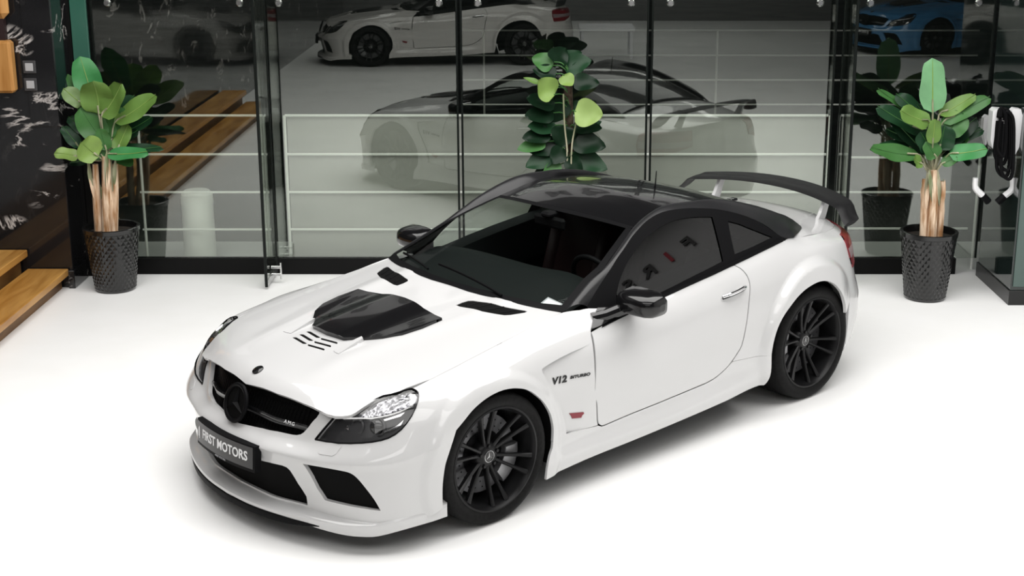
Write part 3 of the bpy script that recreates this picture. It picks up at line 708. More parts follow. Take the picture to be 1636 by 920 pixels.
# --- rear wing
wv = []; wf = []; ys = np.linspace(-1,1,41); prof = [(.085,.0),(.05,.016),(.0,.022),(-.05,.020),(-.095,.030),(-.105,.024),(-.05,.004),(.0,-.004),(.05,-.006)]
for t in ys:
    y = t*.715; a = abs(t); xc = -3.30+.16*a**2.2; zc = 1.083-.055*a**2-.075*sstep(np.array([a]),.86,1.0)[0]; ch = 1-.22*a**3
    for px, pz in prof: wv.append((xc+px*ch, y, zc+pz))
k = len(prof)
for i in range(len(ys)-1):
    for j in range(k): wf.append((i*k+j,(i+1)*k+j,(i+1)*k+(j+1)%k,i*k+(j+1)%k))
wf += [tuple(range(k)),tuple((len(ys)-1)*k+j for j in range(k))[::-1]]
wing = mesh('rear_wing', wv, wf, M['carbon_black'], car, angle=40)
for s in (1,-1):
    V = []; 
    for z,x,w in ((.93,-3.19,.075),(.975,-3.215,.062),(1.02,-3.235,.055),(1.065,-3.265,.06)):
        V += [(x+w*.5,.44*s-.012,z),(x+w*.5,.44*s+.012,z),(x-w*.5,.44*s+.012,z),(x-w*.5,.44*s-.012,z)]
    F = [(i*4+j,i*4+(j+1)%4,(i+1)*4+(j+1)%4,(i+1)*4+j) for i in range(3) for j in range(4)]+[(3,2,1,0),(12,13,14,15)]
    mesh('wing_strut', V, F, W_, wing, angle=40)
G().box((-2.96,-.10,1.006),(.07,.05,.018),.006).build('brake_light', M['black_gloss'], deck)
# --- headlamps
ind_low = [(541,668.5),(556,667),(575,666.5),(592,667),(610,664.5),(628,660),(645,654),(664,646.5)]
for s in (False, True):
    lamp_out = fB(lamp_low + lamp_rear + lamp_top[1:] + [(524,677.5),(512,691.5)])
    hl = panel('headlamp', belt, lamp_out, M['lamp_dark'], car, step=.02, off=-.022, flange=0, mirror=s)
    up = fB([(541,668),(556,666.5),(575,665.5),(592,666),(610,663),(628,658.5),(645,652.5),(662,645.5)] + [(665.5,637),(666,631.5),(663,627)] + [(655,625),(638,628.5),(624.6,632.5),(603,641.5),(578,656),(560,665)])
    panel('indicator_reflector', belt, up, M['lamp_silver'], hl, step=.012, off=-.012, flange=.01, mirror=s)
    ed = fB([(655,626.5),(663,627),(665.5,632),(664,640),(659,646.5),(655,647),(656.5,637)]); panel('lamp_cowl', belt, ed, W_, hl, step=.03, off=-.008, flange=.004, mirror=s, interior=False)
    br = fB([(548,668),(575,667.5),(592,668),(610,665.3),(628,660.8),(645,654.8),(661,648)]); st_ = skin_strip(belt, br, .010, .010, -.012); 
    if s: st_.V = [(v[0],-v[1],v[2]) for v in st_.V]
    st_.build('lamp_brow', M['chrome'], hl)
    for px, R, mname in (((597,682),.040,'projector'),((566,681),.030,'reflector_bowl')):
        p = fB([px])[0]; u_ = np.array([p[0]]); v_ = np.array([p[1]]); q = belt(u_,v_)[0]; n_ = snormal(belt,u_,v_)[0]; n_ = (n_+np.array([.6,0,0])); n_ /= np.linalg.norm(n_)
        if s: q = q*[1,-1,1]; n_ = n_*[1,-1,1]
        g = G().lathe([(R+.008,-.004),(R+.010,.006),(R+.002,.010),(R-.002,.002)], 28, 'z', k=0).lathe([(R*.96,.0),(R*.8,.012),(R*.5,.02),(.001,.024)] if mname == 'projector' else [(R*.96,.0),(R*.6,-.012),(.001,-.016)], 28, 'z', k=1)
        o = g.build(mname, [M['lamp_dark'], M['black_gloss'] if mname == 'projector' else M['steel']], hl); stick(o, q, n_, (0,1,0), -.028)
    for pts in ([(612,669),(632,662.5),(647,657),(640,664),(626,668),(612,672)],[(612,688),(624,684),(636,678),(645,670),(640,679),(628,687),(613,691)],[(549,683),(553,677),(555,686)]):
        panel('chrome_insert', belt, fB(pts), M['chrome'], hl, step=.03, off=-.014, flange=.004, mirror=s, interior=False)
    panel('lamp_lens', belt, lamp_out, M['lamp_glass'], hl, step=.02, off=-.001, flange=0, mirror=s)
    seal = skin_strip(belt, fB(lamp_low+lamp_rear+lamp_top[1:]+[(524,677.5),(512,691.5),(503.6,702)]), .011, .009, -.005)
    if s: seal.V = [(v[0],-v[1],v[2]) for v in seal.V]
    seal.build('lamp_seal', M['black_satin'], hl)
# --- lettering on the flank
def flank_text(body, px0, px1, hgt, m, parent, s, shear=.25, bold=.0):
    me = text_mesh(body, 1, 0, shear, 1.0, bold); xs = [v.co.x for v in me.vertices]; yy = [v.co.y for v in me.vertices]
    a, b = fB([px0, px1]); 
    for v in me.vertices:
        t = (v.co.x-min(xs))/(max(xs)-min(xs)); h = (v.co.y-min(yy))/(max(yy)-min(yy))-.5
        if s: t = 1-t
        u_ = np.array([a[0]+(b[0]-a[0])*t]); w_ = np.array([a[1]+(b[1]-a[1])*t+h*hgt]); q = vp_S(u_,w_)[0]+snormal(belt,u_,w_)[0]*.003
        v.co = q*(np.array([1,-1,1]) if s else 1)
    return link('lettering', me, m, parent)
for s, pp in ((False, VPAN), (True, VPAN_R)):
    flank_text('V12', (888,609.5), (910,604.8), .035, M['badge_black'], pp, s, .25, .05)
    flank_text('BITURBO', (914,603.6), (943,597), .015, M['badge_black'], pp, s, .25, .055)
    rb = fB([(913,661.5),(933,658.5),(934,660.5),(931,664),(930,667.5),(917,669.5),(916,666)])
    o = panel('side_badge', vp_S, rb, M['badge_red'], pp, step=.03, off=.003, flange=.002, mirror=s, interior=False)
# ================================================================= wheels
def tyre_mesh(R, w, lip):
    g = G(); h = w/2; n = 72
    prof = [(lip-.004,h-.012),(lip+.010,h-.002),(lip+.030,h+.004),(R-.030,h+.002),(R-.014,h-.006),(R-.004,h-.020)]
    for gq in (.36,-.0,-.36):
        c = gq*h; prof += [(R,c+.010),(R-.007,c+.006),(R-.007,c-.006),(R,c-.010)] if gq != .36 else [(R,c+.012),(R-.007,c+.006),(R-.007,c-.006),(R,c-.010)]
    prof += [(R-.004,-h+.02),(R-.02,-h+.002),(lip,-h+.012)]
    g.lathe(prof, n, 'y'); return g
def wheel(x, y, z, R, w, lip, s, front):
    """wheel part of the car: the tyre is its body, the rest are sub-parts; outer face towards +y before mirroring by s"""
    t = tyre_mesh(R, w, lip).build('wheel', M['rubber'], car, angle=40); t.location = (x, y*s, z)
    if s < 0: t.rotation_euler = (0,0,PI)
    h = w/2
    rim = G(); rim.lathe([(lip,h-.012),(lip+.004,h-.004),(lip-.006,h-.002),(lip-.012,h-.012),(lip-.020,h-.030),(lip-.026,h-.09),(lip-.030,-h+.02),(lip-.012,-h+.004),(lip-.002,-h+.01)], 72, 'y'); rim.build('rim', M['rim_black'], t)
    dish = h-.060
    hub = G(); hub.lathe([(.0,dish+.000),(.040,dish),(.055,dish-.004),(.070,dish-.018),(.078,dish-.05),(.0,dish-.052)], 40, 'y'); 
    for i in range(5):
        a = 2*PI*i/5+.3; hub.tube([(.054*math.cos(a),dish-.012,.054*math.sin(a)),(.054*math.cos(a),dish+.006,.054*math.sin(a))], .009, 6)
    hub.build('hub', M['rim_black'], t)
    g = G()
    for i in range(1):
        V = []; n = 10
        for k in range(n):
            q = k/(n-1); r = .045+(lip-.016-.045)*q; yy = dish-.012+(h-.020-dish+.012)*q**1.5; wd = .0105-.0025*math.sin(PI*q)+.004*q**4; dp = .030-.010*q
            for dx, dy in ((-wd,0),(-wd*.55,.006),(wd*.55,.006),(wd,0),(wd*.8,-dp),(-wd*.8,-dp)): V.append((dx, yy+dy, r))
        F = [(k*6+j,k*6+(j+1)%6,(k+1)*6+(j+1)%6,(k+1)*6+j) for k in range(n-1) for j in range(6)]; F.append(tuple(range(6))[::-1]); F.append(tuple((n-1)*6+j for j in range(6)))
    sm = None
    for p in range(6):
        for d in (-1,1):
            if sm is None:
                o = mesh('spoke', V, F, M['rim_black'], t, angle=30); sm = o.data
            else: o = bpy.data.objects.new('spoke', sm); COL.objects.link(o); o.parent = t
            base = 2*PI*p/6+math.radians(8 if front else 12)
            o.rotation_euler = (0, base+d*math.radians(10.2), 0); o.location = (0,0,0)
    cap = G(); cap.lathe([(.0,.002),(.030,.002),(.034,.0),(.036,-.006)], 32, 'y', (0,dish,0)); c_ = cap.build('hub_cap', M['black_gloss'], t)
    sg = G(); star(sg, .026, .003); ring_x(sg, .029, .0018, 0, 28); sgo = sg.build('hub_star', M['steel'], t); sgo.rotation_euler = (0,0,PI/2); sgo.location = (0,dish+.003,0)
    Rd = lip-.062; dc = G(); dc.lathe([(.07,h-.115),(Rd,h-.115),(Rd,h-.125),(Rd,h-.148),(.07,h-.148)], 60, 'y'); dc.build('brake_disc', M['disc'], t, angle=30)
    bl = G(); bl.lathe([(.075,h-.06-.05),(.12,h-.11)], 40, 'y'); bl.build('disc_bell', M['black_satin'], t)
    holes = G()
    for i in range(24):
        for j in range(3):
            a = 2*PI*(i/24+j*.014); r = Rd-.025-.03*j; holes.lathe([(.0,h-.1142),(.0045,h-.1142)], 6, 'y', (r*math.cos(a),0,r*math.sin(a)))
    tag(holes.build('disc_holes', M['dark_void'], t), kind='stuff')
    cl = G()
    n = 14; a0, a1 = (math.radians(178), math.radians(236)) if front else (math.radians(-20), math.radians(30))
    for i in range(n):
        pass
    prof = [(Rd-.075,h-.085),(Rd-.01,h-.082),(Rd+.022,h-.095),(Rd+.024,h-.15),(Rd-.02,h-.17),(Rd-.075,h-.165)]
    V = []; F = []
    for i in range(n):
        a = a0+(a1-a0)*i/(n-1); tp = .85+.15*math.sin(PI*i/(n-1))
        for r, yy in prof: rr = (Rd-.03)+(r-Rd+.03)*tp; V.append((-rr*math.cos(a)*-1, yy, -rr*math.sin(a)*-1))
    for i in range(n-1):
        for j in range(6): F.append((i*6+j,i*6+(j+1)%6,(i+1)*6+(j+1)%6,(i+1)*6+j))
    F += [tuple(range(6)),tuple((n-1)*6+j for j in range(6))[::-1]]
    mesh('brake_caliper', V, F, M['caliper'], t, angle=40)
    return t
for s in (1,-1):
    wheel(-.015, .935-.265/2, .334, .334, .265, .262, s, True)
    wheel(-2.555, .900-.325/2, .352, .352, .325, .274, s, False)
# wheel housings and floor pan: dark liners inside the skin
for s in (1,-1):
    for x, R, y1 in ((-.01,.385,.915),(-2.535,.42,.80)):
        V = []; n = 40
        for i in range(n+1):
            a = -.35+(PI+.7)*i/n
            V += [(x+R*math.cos(a), y1*s, .345+R*math.sin(a)), (x+R*math.cos(a), .52*s, .345+R*math.sin(a))]
        F = [(2*i,2*i+1,2*i+3,2*i+2) for i in range(n)]
        b = len(V); V.append((x,.52*s,.30)); F += [(2*i+1,b,2*i+3) for i in range(n)]
        mesh('wheel_housing', V, F, M['dark_void'], car, smooth=False)
fp = G(); fp.box((-1.27,0,.20),(1.70,1.70,.05)).box((.0,0,.20),(.75,1.0,.05)).box((.52,0,.19),(.30,1.0,.05)).box((-2.6,0,.26),(.9,1.0,.05)).box((-3.12,0,.27),(.26,1.1,.05))
fp.build('floor_pan', M['dark_void'], car, False)
# ================================================================= cabin
cb = G(); cb.box((-1.55,0,.42),(1.75,1.44,.05)); 
for s in (1,-1): cb.box((-1.50,.745*s,.65),(1.55,.05,.46),.02)
cb.box((-2.45,0,.72),(.12,1.44,.55),.03).box((-2.50,0,.95),(.24,1.2,.03),.01)
cb.build('cabin_trim', M['dash'], car)
def dash_z(x): return .895+.02*math.sin(3*x)
V = []; F = []; ys = np.linspace(-.70,.70,21); pr = [(-.60,.885),(-.72,.925),(-.85,.952),(-.95,.955),(-1.04,.945),(-1.09,.905),(-1.08,.82),(-1.03,.68),(-.98,.5)]
for y in ys:
    hood_b = .022*math.exp(-((y-.37)/.17)**2); cv = -.05*(abs(y)/.7)**2
    for i,(x,z) in enumerate(pr): V.append((x+cv*(1 if i < 3 else .3), y, z+(hood_b if 2 <= i <= 5 else 0)-.03*(abs(y)/.7)**3))
k = len(pr)
for i in range(20):
    for j in range(k-1): F.append((i*k+j,i*k+j+1,(i+1)*k+j+1,(i+1)*k+j))
mesh('dashboard', V, F, M['dash'], car, angle=60)
def seat(y):
    b = G(); n = 14
    def pad(c, sx, sy, sz, R=None): b.box(c,(sx,sy,sz),.045,R)
    pad((-1.52,y,.50),.52,.48,.15); 
    for q in (1,-1): pad((-1.52,y+.215*q,.545),.48,.085,.13)
    Rb = Matrix.Rotation(math.radians(-17),3,'Y')
    pad((-1.87,y,.83),.14,.46,.60,Rb)
    for q in (1,-1): pad((-1.82,y+.205*q,.80),.16,.08,.46,Rb)
    o = b.build('seat', M['leather'], car, angle=60)
    h = G(); h.box((-1.965,y,1.10),(.11,.27,.15),.045,Rb); h.build('headrest', M['leather'], o, angle=60)
for y in (.36,-.36): seat(y)
sw = G(); cs = Vector((-1.25,.37,.86)); sw.lathe([(.178+.015*math.cos(a),.015*math.sin(a)) for a in np.linspace(0,2*PI,9)[:-1]], 40, 'x', close=True)
sw.lathe([(.0,.02),(.05,.02),(.07,.0),(.06,-.02),(0,-.02)], 20, 'x')
for a in (0,PI,-PI/2): sw.tube([(0,.05*math.cos(a),.05*math.sin(a)),(0,.17*math.cos(a),.17*math.sin(a))], .014, 6)
so = sw.build('steering_wheel', M['black_satin'], car, angle=50); so.location = cs; so.rotation_euler = (0,math.radians(22),0)
sc = G(); sc.lathe([(.0,.024),(.02,.024),(.022,.02)], 20, 'x'); s2 = sc.build('wheel_boss', M['chrome'], so)
G().tube([(-1.22,.37,.84),(-1.02,.37,.80)], .03, 10).build('steering_column', M['dash'], car)
rm = G(); rm.box((-1.235,0,1.155),(.035,.25,.068),.014).tube([(-1.225,0,1.18),(-1.20,0,1.215)], .009, 6).box((-1.235,0,1.20),(.09,.075,.035),.012); rm.build('rear_view_mirror', M['black_satin'], car)
# paper lying on the dashboard behind the glass
pc = fR([(861,481),(875.6,469.4),(906,483.5),(901,489.5)]); zc = [roof_z(np.array([x]),np.array([y]))[0]-.016 for x,y in pc]
P4 = [Vector((x,y,z)) for (x,y),z in zip(pc,zc)]; nv = (P4[1]-P4[0]).cross(P4[3]-P4[0]).normalized(); nv = nv if nv.z > 0 else -nv
def rect_on(P4, i0, i1, j0, j1, h): 
    f_ = lambda a,b: P4[0]*(1-a)*(1-b)+P4[1]*(1-a)*b+P4[2]*a*b+P4[3]*a*(1-b)
    q = [f_(i0,j0),f_(i1,j0),f_(i1,j1),f_(i0,j1)]; return [p+nv*h for p in q]
CARM = Matrix.Translation((CAR_X,CAR_Y,0)) @ Matrix.Rotation(CAR_YAW,4,'Z')
def slab(name, q, th, m, parent=None):
    q = [CARM @ p for p in q]; n_ = (CARM.to_3x3() @ nv)*th
    return mesh(name, [p for p in q]+[p+n_ for p in q], [(3,2,1,0),(4,5,6,7),(0,1,5,4),(1,2,6,5),(2,3,7,6),(3,0,4,7)], m, parent, smooth=False)
card = slab('paper_card', rect_on(P4,0,1,0,1,-.004), .003, M['badge_silver'] if False else mat('card_grey', (.35,.36,.38), .5))
tag(card, 'small grey card with white sheet lying behind the windscreen, at the driver side', 'card')
slab('white_sheet', rect_on(P4,.08,.72,.12,.85,-.0008), .001, M['paper'], card)
# ================================================================= the room
WY = 11.041; XL, XR = -6.2, 6.0
def wpt(px, py, Y):
    a = (px-CX)/CF; b = (CY-py)/CF; d = (a, math.cos(CP)+b*math.sin(CP), -math.sin(CP)+b*math.cos(CP)); t = Y/d[1]; return Vector((a*t, Y, CH+d[2]*t))
fm = mat('floor_white', (.88,.88,.875), .5, spec=.3); add_noise(fm, 3, (.87,.87,.86), (.89,.89,.885), 3)
tag(G().box((2,1.0,-.05),(18,22.2,.1)).build('floor', fm, None, False), kind='structure')
outm = add_noise(mat('paving', (.05,.055,.05), .8), 1.2, (.045,.05,.045), (.09,.095,.085), 5)
pav = G().box((0,42.2,-.06),(70,60,.08)).build('outdoor_paving', outm, None, False); tag(pav, kind='structure')
dark = mat('ceiling_dark', (.012,.012,.0125), .8, spec=.1)
tag(G().box((2,.5,CEIL+.05),(18,21.5,.1)).build('ceiling', dark, None, False), kind='structure')
wallm = mat('wall_grey', (.16,.16,.16), .6)
fascia = mat('fascia_light', (.34,.34,.34), .5)
tag(G().box((0,WY+.12,2.55),(12.4,.2,.60)).build('wall_back', fascia, None, False), kind='structure')
tag(G().box((0,WY+.12,4.0),(12.4,.2,2.32)).build('wall_back_upper', dark, None, False), kind='structure')

tag(G().box((XR+.4,6.6,2.6),(.2,9,5.2)).build('wall_right', mat('wall_light', (.50,.50,.50), .6), None, False), kind='structure')
tag(G().box((10.4,-3.6,2.6),(.2,12,5.2)).build('wall_right_far', wallm, None, False), kind='structure')
tag(G().box((2.8,-9.6,2.6),(15.2,.2,5.2)).build('wall_front', wallm, None, False), kind='structure')
# glazed front: panes with dark edges, black sill rail
pane_m = glass('pane_glass', (.87,.895,.865), 2.05, (.97,1,.965)); edge_m = mat('glass_edge_black', (.006,.008,.007), .3, spec=.2); green_m = mat('glass_edge_green', (.035,.12,.085), .15, coat=.6)
sillm = mat('sill_black', (.006,.006,.006), .4, spec=.12); fitm = mat('fitting_steel', (.7,.7,.7), .2, 1.)
tag(G().box((-.2,WY+.03,.066),(6.95,.07,.13),.004).build('baseboard_back', sillm, None, True), kind='structure')
panes = [(-3.42,-2.16),(-2.125,-.652),(-.618,.803),(.838,2.232),(2.352,3.43)]
for i,(a,b) in enumerate(panes):
    w = tag(G().box(((a+b)/2,WY+.02,1.19),(b-a,.012,2.12)).build('window_%d'%(i+1), pane_m, None, False), kind='structure')
    for x in (a,b):
        eo = G().box((x,WY+.02,1.19),(.016,.022,2.12),.002).build('pane_edge', edge_m, w)
    for x in (a+.13,b-.13):
        G().lathe([(0,-.028),(.018,-.028),(.026,-.018),(.030,0)], 24, 'y', (x,WY+.012,2.125)).build('glass_fitting', fitm, w)
# two door leaves standing open at right angles to the front
def door_leaf(n, x, y0, hinge):
    d = tag(G().box((x,(y0+WY)/2+.0,1.13),(.012,WY-y0-.01,2.18)).build('door_%d'%n, pane_m, None, False), kind='structure')
    G().box((x,y0,1.13),(.022,.018,2.22),.003).build('door_edge', edge_m, d); G().box((x,WY-.012,1.13),(.024,.018,2.2),.003).build('door_edge', edge_m, d)
    G().box((x,(y0+WY)/2,.045),(.02,WY-y0,.05),.003).build('door_rail', M['steel'], d)
    h = G()
    for z in (.075,.135): h.tube([(x+.012,y0+.16,z),(x+.085,y0+.16,z)], .012, 10)
    h.tube([(x+.085,y0+.16,.04),(x+.085,y0+.16,.17)], .007, 8); h.build('door_lock', fitm, d)
    return d
door_leaf(1, -2.105, 10.60, 1); door_leaf(2, 2.292, 10.60, 1)
tag(G().box((-3.50,WY-.04,1.95),(.13,.03,1.1),.004).build('trim_1', green_m), kind='structure')
tag(G().box((-3.575,WY-.03,1.25),(.04,.05,2.5)).build('trim_2', sillm), kind='structure')
tag(G().box((-3.50,WY-.04,.70),(.12,.03,1.40)).build('trim_3', sillm), kind='structure')
# railings outside the glass, a bollard and a bright box
rail_m = mat('rail_galvanised', (.92,.92,.90), .45); backing_m = add_noise(mat('added_backing_grey', (.38,.375,.365), .55), 1.1, (.36,.355,.34), (.43,.42,.405), 4, (1,1,3))
rail_d = mat('rail_dark', (.5,.5,.48), .4, .3)
def railing(name, x0, x1, Y, zs, posts, m, r, label, backing=None):
    o = empty(name, ((x0+x1)/2, Y, 0)); tag(o, label, 'railing', None)
    cx = (x0+x1)/2
    for z in zs: G().tube([(x0-cx,0,z),(x1-cx,0,z)], r, 8).build('rail_tube', m, o)
    for p in posts: G().tube([(p-cx,0.0,0),(p-cx,0.0,zs[0])], r*1.15, 8).build('rail_post', m, o)
    if backing:
        for z0, z1 in zip([.02]+zs[:0:-1], zs[::-1]): G().box((0,.02,(z0+z1)/2),(x1-x0-.02,.008,z1-z0-.012),.002).build("added_backing_panel", backing, o)  # added pale backing that softens the car's mirror image in the panes
ry = WY+.16
def rz(py): return wpt(800,py,ry).z
zs = [rz(184.5),rz(246.5),rz(307),rz(366.5)]
railing('barrier_railing', wpt(455,184,ry).x, wpt(1323,184,ry).x, ry, zs, [wpt(457,250,ry).x, wpt(1323,250,ry).x], rail_m, .0105, 'long pale tube railing behind the glass front, centre section with end posts', backing_m)
railing('barrier_railing', wpt(215,184,ry).x, wpt(432,184,ry).x, ry, zs, [wpt(224,250,ry).x], rail_m, .0095, 'short pale tube railing behind the glass left of the open door')
railing('barrier_railing', wpt(1358,184,ry).x, wpt(1560,184,ry).x, ry, [rz(251.5),rz(307),rz(365)], [wpt(1566,250,ry).x], rail_m, .0095, 'short pale tube railing behind the glass at the right plant')
ry2 = WY+1.3
def rz2(py): return wpt(800,py,ry2).z
railing('cable_railing', wpt(735,50,ry2).x, wpt(1565,50,ry2).x, ry2, [rz2(48.5),rz2(88.5),rz2(128),rz2(167)], [wpt(773,100,ry2).x, wpt(1145,100,ry2).x], rail_d, .008, 'thin dark railing with four level bars seen high behind the glass')
bol = G(); bol.lathe([(0,.0),(.125,.0),(.13,.05),(.125,.50),(.13,.53),(.125,.60),(.10,.63),(0,.63)], 28, 'z'); bo_ = bol.build('bollard', mat('bollard_white', (.9,.9,.87), .55)); bo_.location = (*wpt(320,400,WY+.33).xy, -.02); tag(bo_, 'stubby white bollard behind the glass beside the left plant pot', 'bollard')
# marble pillar, left
def marble(name):
    m = mat(name, (.012,.012,.013), .12, coat=.5); n, l, b = nodes(m)
    tc = n.new('ShaderNodeTexCoord'); mp = n.new('ShaderNodeMapping'); mp.inputs['Rotation'].default_value = (.3,.9,.5); mp.inputs['Scale'].default_value = (1.1,1.1,2.0)
    w = n.new('ShaderNodeTexNoise'); w.inputs['Scale'].default_value = 1.15; w.inputs['Detail'].default_value = 8; w.inputs['Roughness'].default_value = .62; w.inputs['Distortion'].default_value = 1.6
    a = n.new('ShaderNodeMath'); a.operation = 'SUBTRACT'; a.inputs[1].default_value = .5; ab = n.new('ShaderNodeMath'); ab.operation = 'ABSOLUTE'
    r = n.new('ShaderNodeValToRGB'); r.color_ramp.elements[0].position = .0; r.color_ramp.elements[0].color = (.55,.52,.50,1); r.color_ramp.elements[1].position = .026; r.color_ramp.elements[1].color = (.010,.010,.011,1)
    e = r.color_ramp.elements.new(.013); e.color = (.30,.28,.27,1)
    k = n.new('ShaderNodeTexNoise'); k.inputs['Scale'].default_value = 1.8; kr = n.new('ShaderNodeValToRGB'); kr.color_ramp.elements[0].position = .55; kr.color_ramp.elements[1].position = .62
    mx = n.new('ShaderNodeMix'); mx.data_type = 'RGBA'; mx.inputs[6].default_value = (.010,.010,.011,1)
    l.new(tc.outputs['Object'], mp.inputs[0]); l.new(mp.outputs[0], w.inputs['Vector']); l.new(mp.outputs[0], k.inputs['Vector']); l.new(w.outputs[0], a.inputs[0]); l.new(a.outputs[0], ab.inputs[0]); l.new(ab.outputs[0], r.inputs[0])
    l.new(k.outputs[0], kr.inputs[0]); l.new(kr.outputs[0], mx.inputs[0]); l.new(r.outputs[0], mx.inputs[7]); l.new(mx.outputs[2], b.inputs['Base Color']); return m
mb = marble('black_marble')
tag(G().box((-4.36,1,2.6),(.2,20.2,5.2)).build('wall_left', mb, None, False), kind='structure')
pil = tag(G().box((-3.922,10.87,1.5),(.664,.42,3.0),.006).build('wall_pillar', mb), kind='structure')
G().box((-3.70,10.654,1.9),(.215,.012,1.3),.002).build('marble_slab', mb, pil)
G().box((-3.60,10.80,.07),(.05,.34,.14),.004).build('marble_foot', mb, pil)
for k,(py) in enumerate((107,135)):
    c = wpt(47+k*2, py, 10.64); o = empty('switch_plate', c); tag(o, ['upper square light switch on the black marble pillar','lower square light switch on the black marble pillar'][k], 'switch', 'switches on the pillar')
    G().box((0,0,0),(.094,.012,.094),.004).build('switch_frame', mat('switch_frame', (.10,.10,.105), .35, .5), o); G().box((0,-.009,0),(.058,.008,.058),.003).build('switch_rocker', mat('switch_rocker', (.42,.42,.43), .4), o)
# wooden panel left of the pillar
wp_m = mat('oak_panel', (.5,.25,.07), .45); add_noise(wp_m, 3, (.36,.15,.03), (.62,.33,.11), 6, (6,6,.6), pos=(.3,.7))
wp = empty('wood_wall_cabinet', (-4.015,10.606,0)); tag(wp, 'honey wood cabinet hung on the black marble pillar left of the switches', 'cabinet')
z0_, z1_, z2_ = wpt(5,150,10.53).z, wpt(5,66,10.53).z, wpt(5,32,10.53).z; G().box((-.005,0,(z0_+z1_)/2),(.29,.1,z1_-z0_),.02).build('cabinet_door', wp_m, wp); G().box((-.005,0,z2_+.15),(.29,.1,.30),.05).build('cabinet_top', wp_m, wp); G().box((-.005,.02,(z1_+z2_)/2),(.20,.055,z2_-z1_+.02)).build('cabinet_back', M['leather'], wp)
# stairs
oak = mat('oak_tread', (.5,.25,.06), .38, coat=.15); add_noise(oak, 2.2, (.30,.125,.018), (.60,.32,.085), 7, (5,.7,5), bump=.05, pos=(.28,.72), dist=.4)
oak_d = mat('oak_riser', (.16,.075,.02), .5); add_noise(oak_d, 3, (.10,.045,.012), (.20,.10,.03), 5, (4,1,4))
st = empty('staircase', (-3.62,8.99,0)); tag(st, 'honey oak steps along the black marble wall at left', 'stairs')
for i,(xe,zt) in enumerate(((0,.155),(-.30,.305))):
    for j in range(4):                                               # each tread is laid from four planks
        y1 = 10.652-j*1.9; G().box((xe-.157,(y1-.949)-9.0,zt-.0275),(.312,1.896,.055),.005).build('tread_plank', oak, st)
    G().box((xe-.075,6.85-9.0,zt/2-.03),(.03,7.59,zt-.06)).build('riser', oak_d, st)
# dark glass column at right with the charging point
colm = mat('column_glass', (.012,.020,.018), .05, coat=1.); cplm = mat('column_plinth', (.012,.012,.012), .3)
cg = mat('column_panel', (.045,.085,.072), .06, coat=1.)
cl_ = tag(G().box((4.3,10.60,1.6),(1.72,.80,3.0),.003).build('wall_column', colm), kind='structure')
G().box((4.305,10.192,.72),(1.70,.014,1.16),.002).build('column_panel', cg, cl_); G().box((4.30,10.60,.05),(1.74,.83,.12),.002).build('column_plinth', cplm, cl_)
G().box((4.3,10.188,1.34),(1.7,.012,.02)).build('column_trim', M['steel'], cl_)
ch = empty('charging_point', (3.43,10.42,0)); tag(ch, 'white wall charger with coiled black cable on the dark glass column', 'charger')
whp = mat('charger_white', (.78,.78,.79), .3, coat=.4)
def shell(x0, x1, z0, z1, y, th, name):
    prof = [(x0,z1-.02),(x0+.02,z1),(x1-.015,z1-.005),(x1,z1-.05),(x1-.004,z0+.06),(x1-.03,z0),(x0+.015,z0+.05),(x0,z0+.10)]
    return G().prism(prof, y-th/2, y+th/2, 0, lambda a,b,h: (a,h,b)).build(name, whp, ch, angle=40)
def cp(px,py,Y=10.30): q = wpt(px,py,Y); return (q.x-3.45, q.y-10.42, q.z)
a_ = cp(1588,172); b_ = cp(1601,244); shell(a_[0],b_[0]+.01,b_[2],a_[2],-.12,.10,'charger_shell')
a_ = cp(1576,184,10.5); b_ = cp(1585,232,10.5); shell(a_[0],b_[0],b_[2],a_[2],.10,.06,'charger_side')
a_ = cp(1619,172); b_ = cp(1630,246); shell(a_[0],b_[0],b_[2],a_[2],-.12,.08,'charger_shell')
a_ = cp(1592,178); b_ = cp(1624,240); G().box(((a_[0]+b_[0])/2,-.06,(a_[2]+b_[2])/2),(b_[0]-a_[0],.12,a_[2]-b_[2]),.02).build('charger_body', M['black_gloss'], ch)
cab = G()
for i,(xa,xb,zt,zb) in enumerate(((1596,1614,174,262),(1599,1618,176,282),(1603,1621,174,272),(1606,1624,178,286),(1600,1612,172,250))):
    y = 10.235-.012*i; pts = [cp(xa+3,zt+14,y),cp((xa+xb)/2-2,zt,y),cp(xb-1,zt+12,y),cp(xb,(zt+zb)/2,y),cp(xb-2,zb-10,y),cp((xa+xb)/2,zb,y),cp(xa-2,zb-14,y),cp(xa,(zt+zb)/2,y)]
    cab.tube(crom(pts,5,True), .013, 7)
cab.build('charging_cable', M['black_satin'], ch)
for pts in ([(1563,284),(1563,300),(1574,312)],[(1622,284),(1621,302),(1609,313)]):
    q = [cp(*p, 10.33) for p in pts]; o = G().tube(crom(q,4), [.020]*4+[.024]*5, 8).build('plug_holster', whp, ch); G().tube([q[-1],tuple(np.array(q[-1])+np.array([.05 if pts[0][0] < 1600 else -.05,-.0,-.05]))], .026, 8).build('charging_plug', M['black_satin'], o)
# the same name on the right-hand wall: it shows in the car's side window
sg2 = empty('wall_sign', (XR+.29,6.5,4.05)); tag(sg2, 'dealer name in black letters high on the right wall, mirrored in the side window', 'sign')
for i, chh in enumerate('FIRST MOTORS'):
    if chh == ' ': continue
    me = text_mesh(chh, .46, .03, 0, 1, .012); o = link('sign_letter', me, M['sign_red'] if chh == 'I' else M['badge_black'], sg2); o.rotation_euler = (PI/2,0,-PI/2); o.location = (-.03,1.2-.46*i,0)
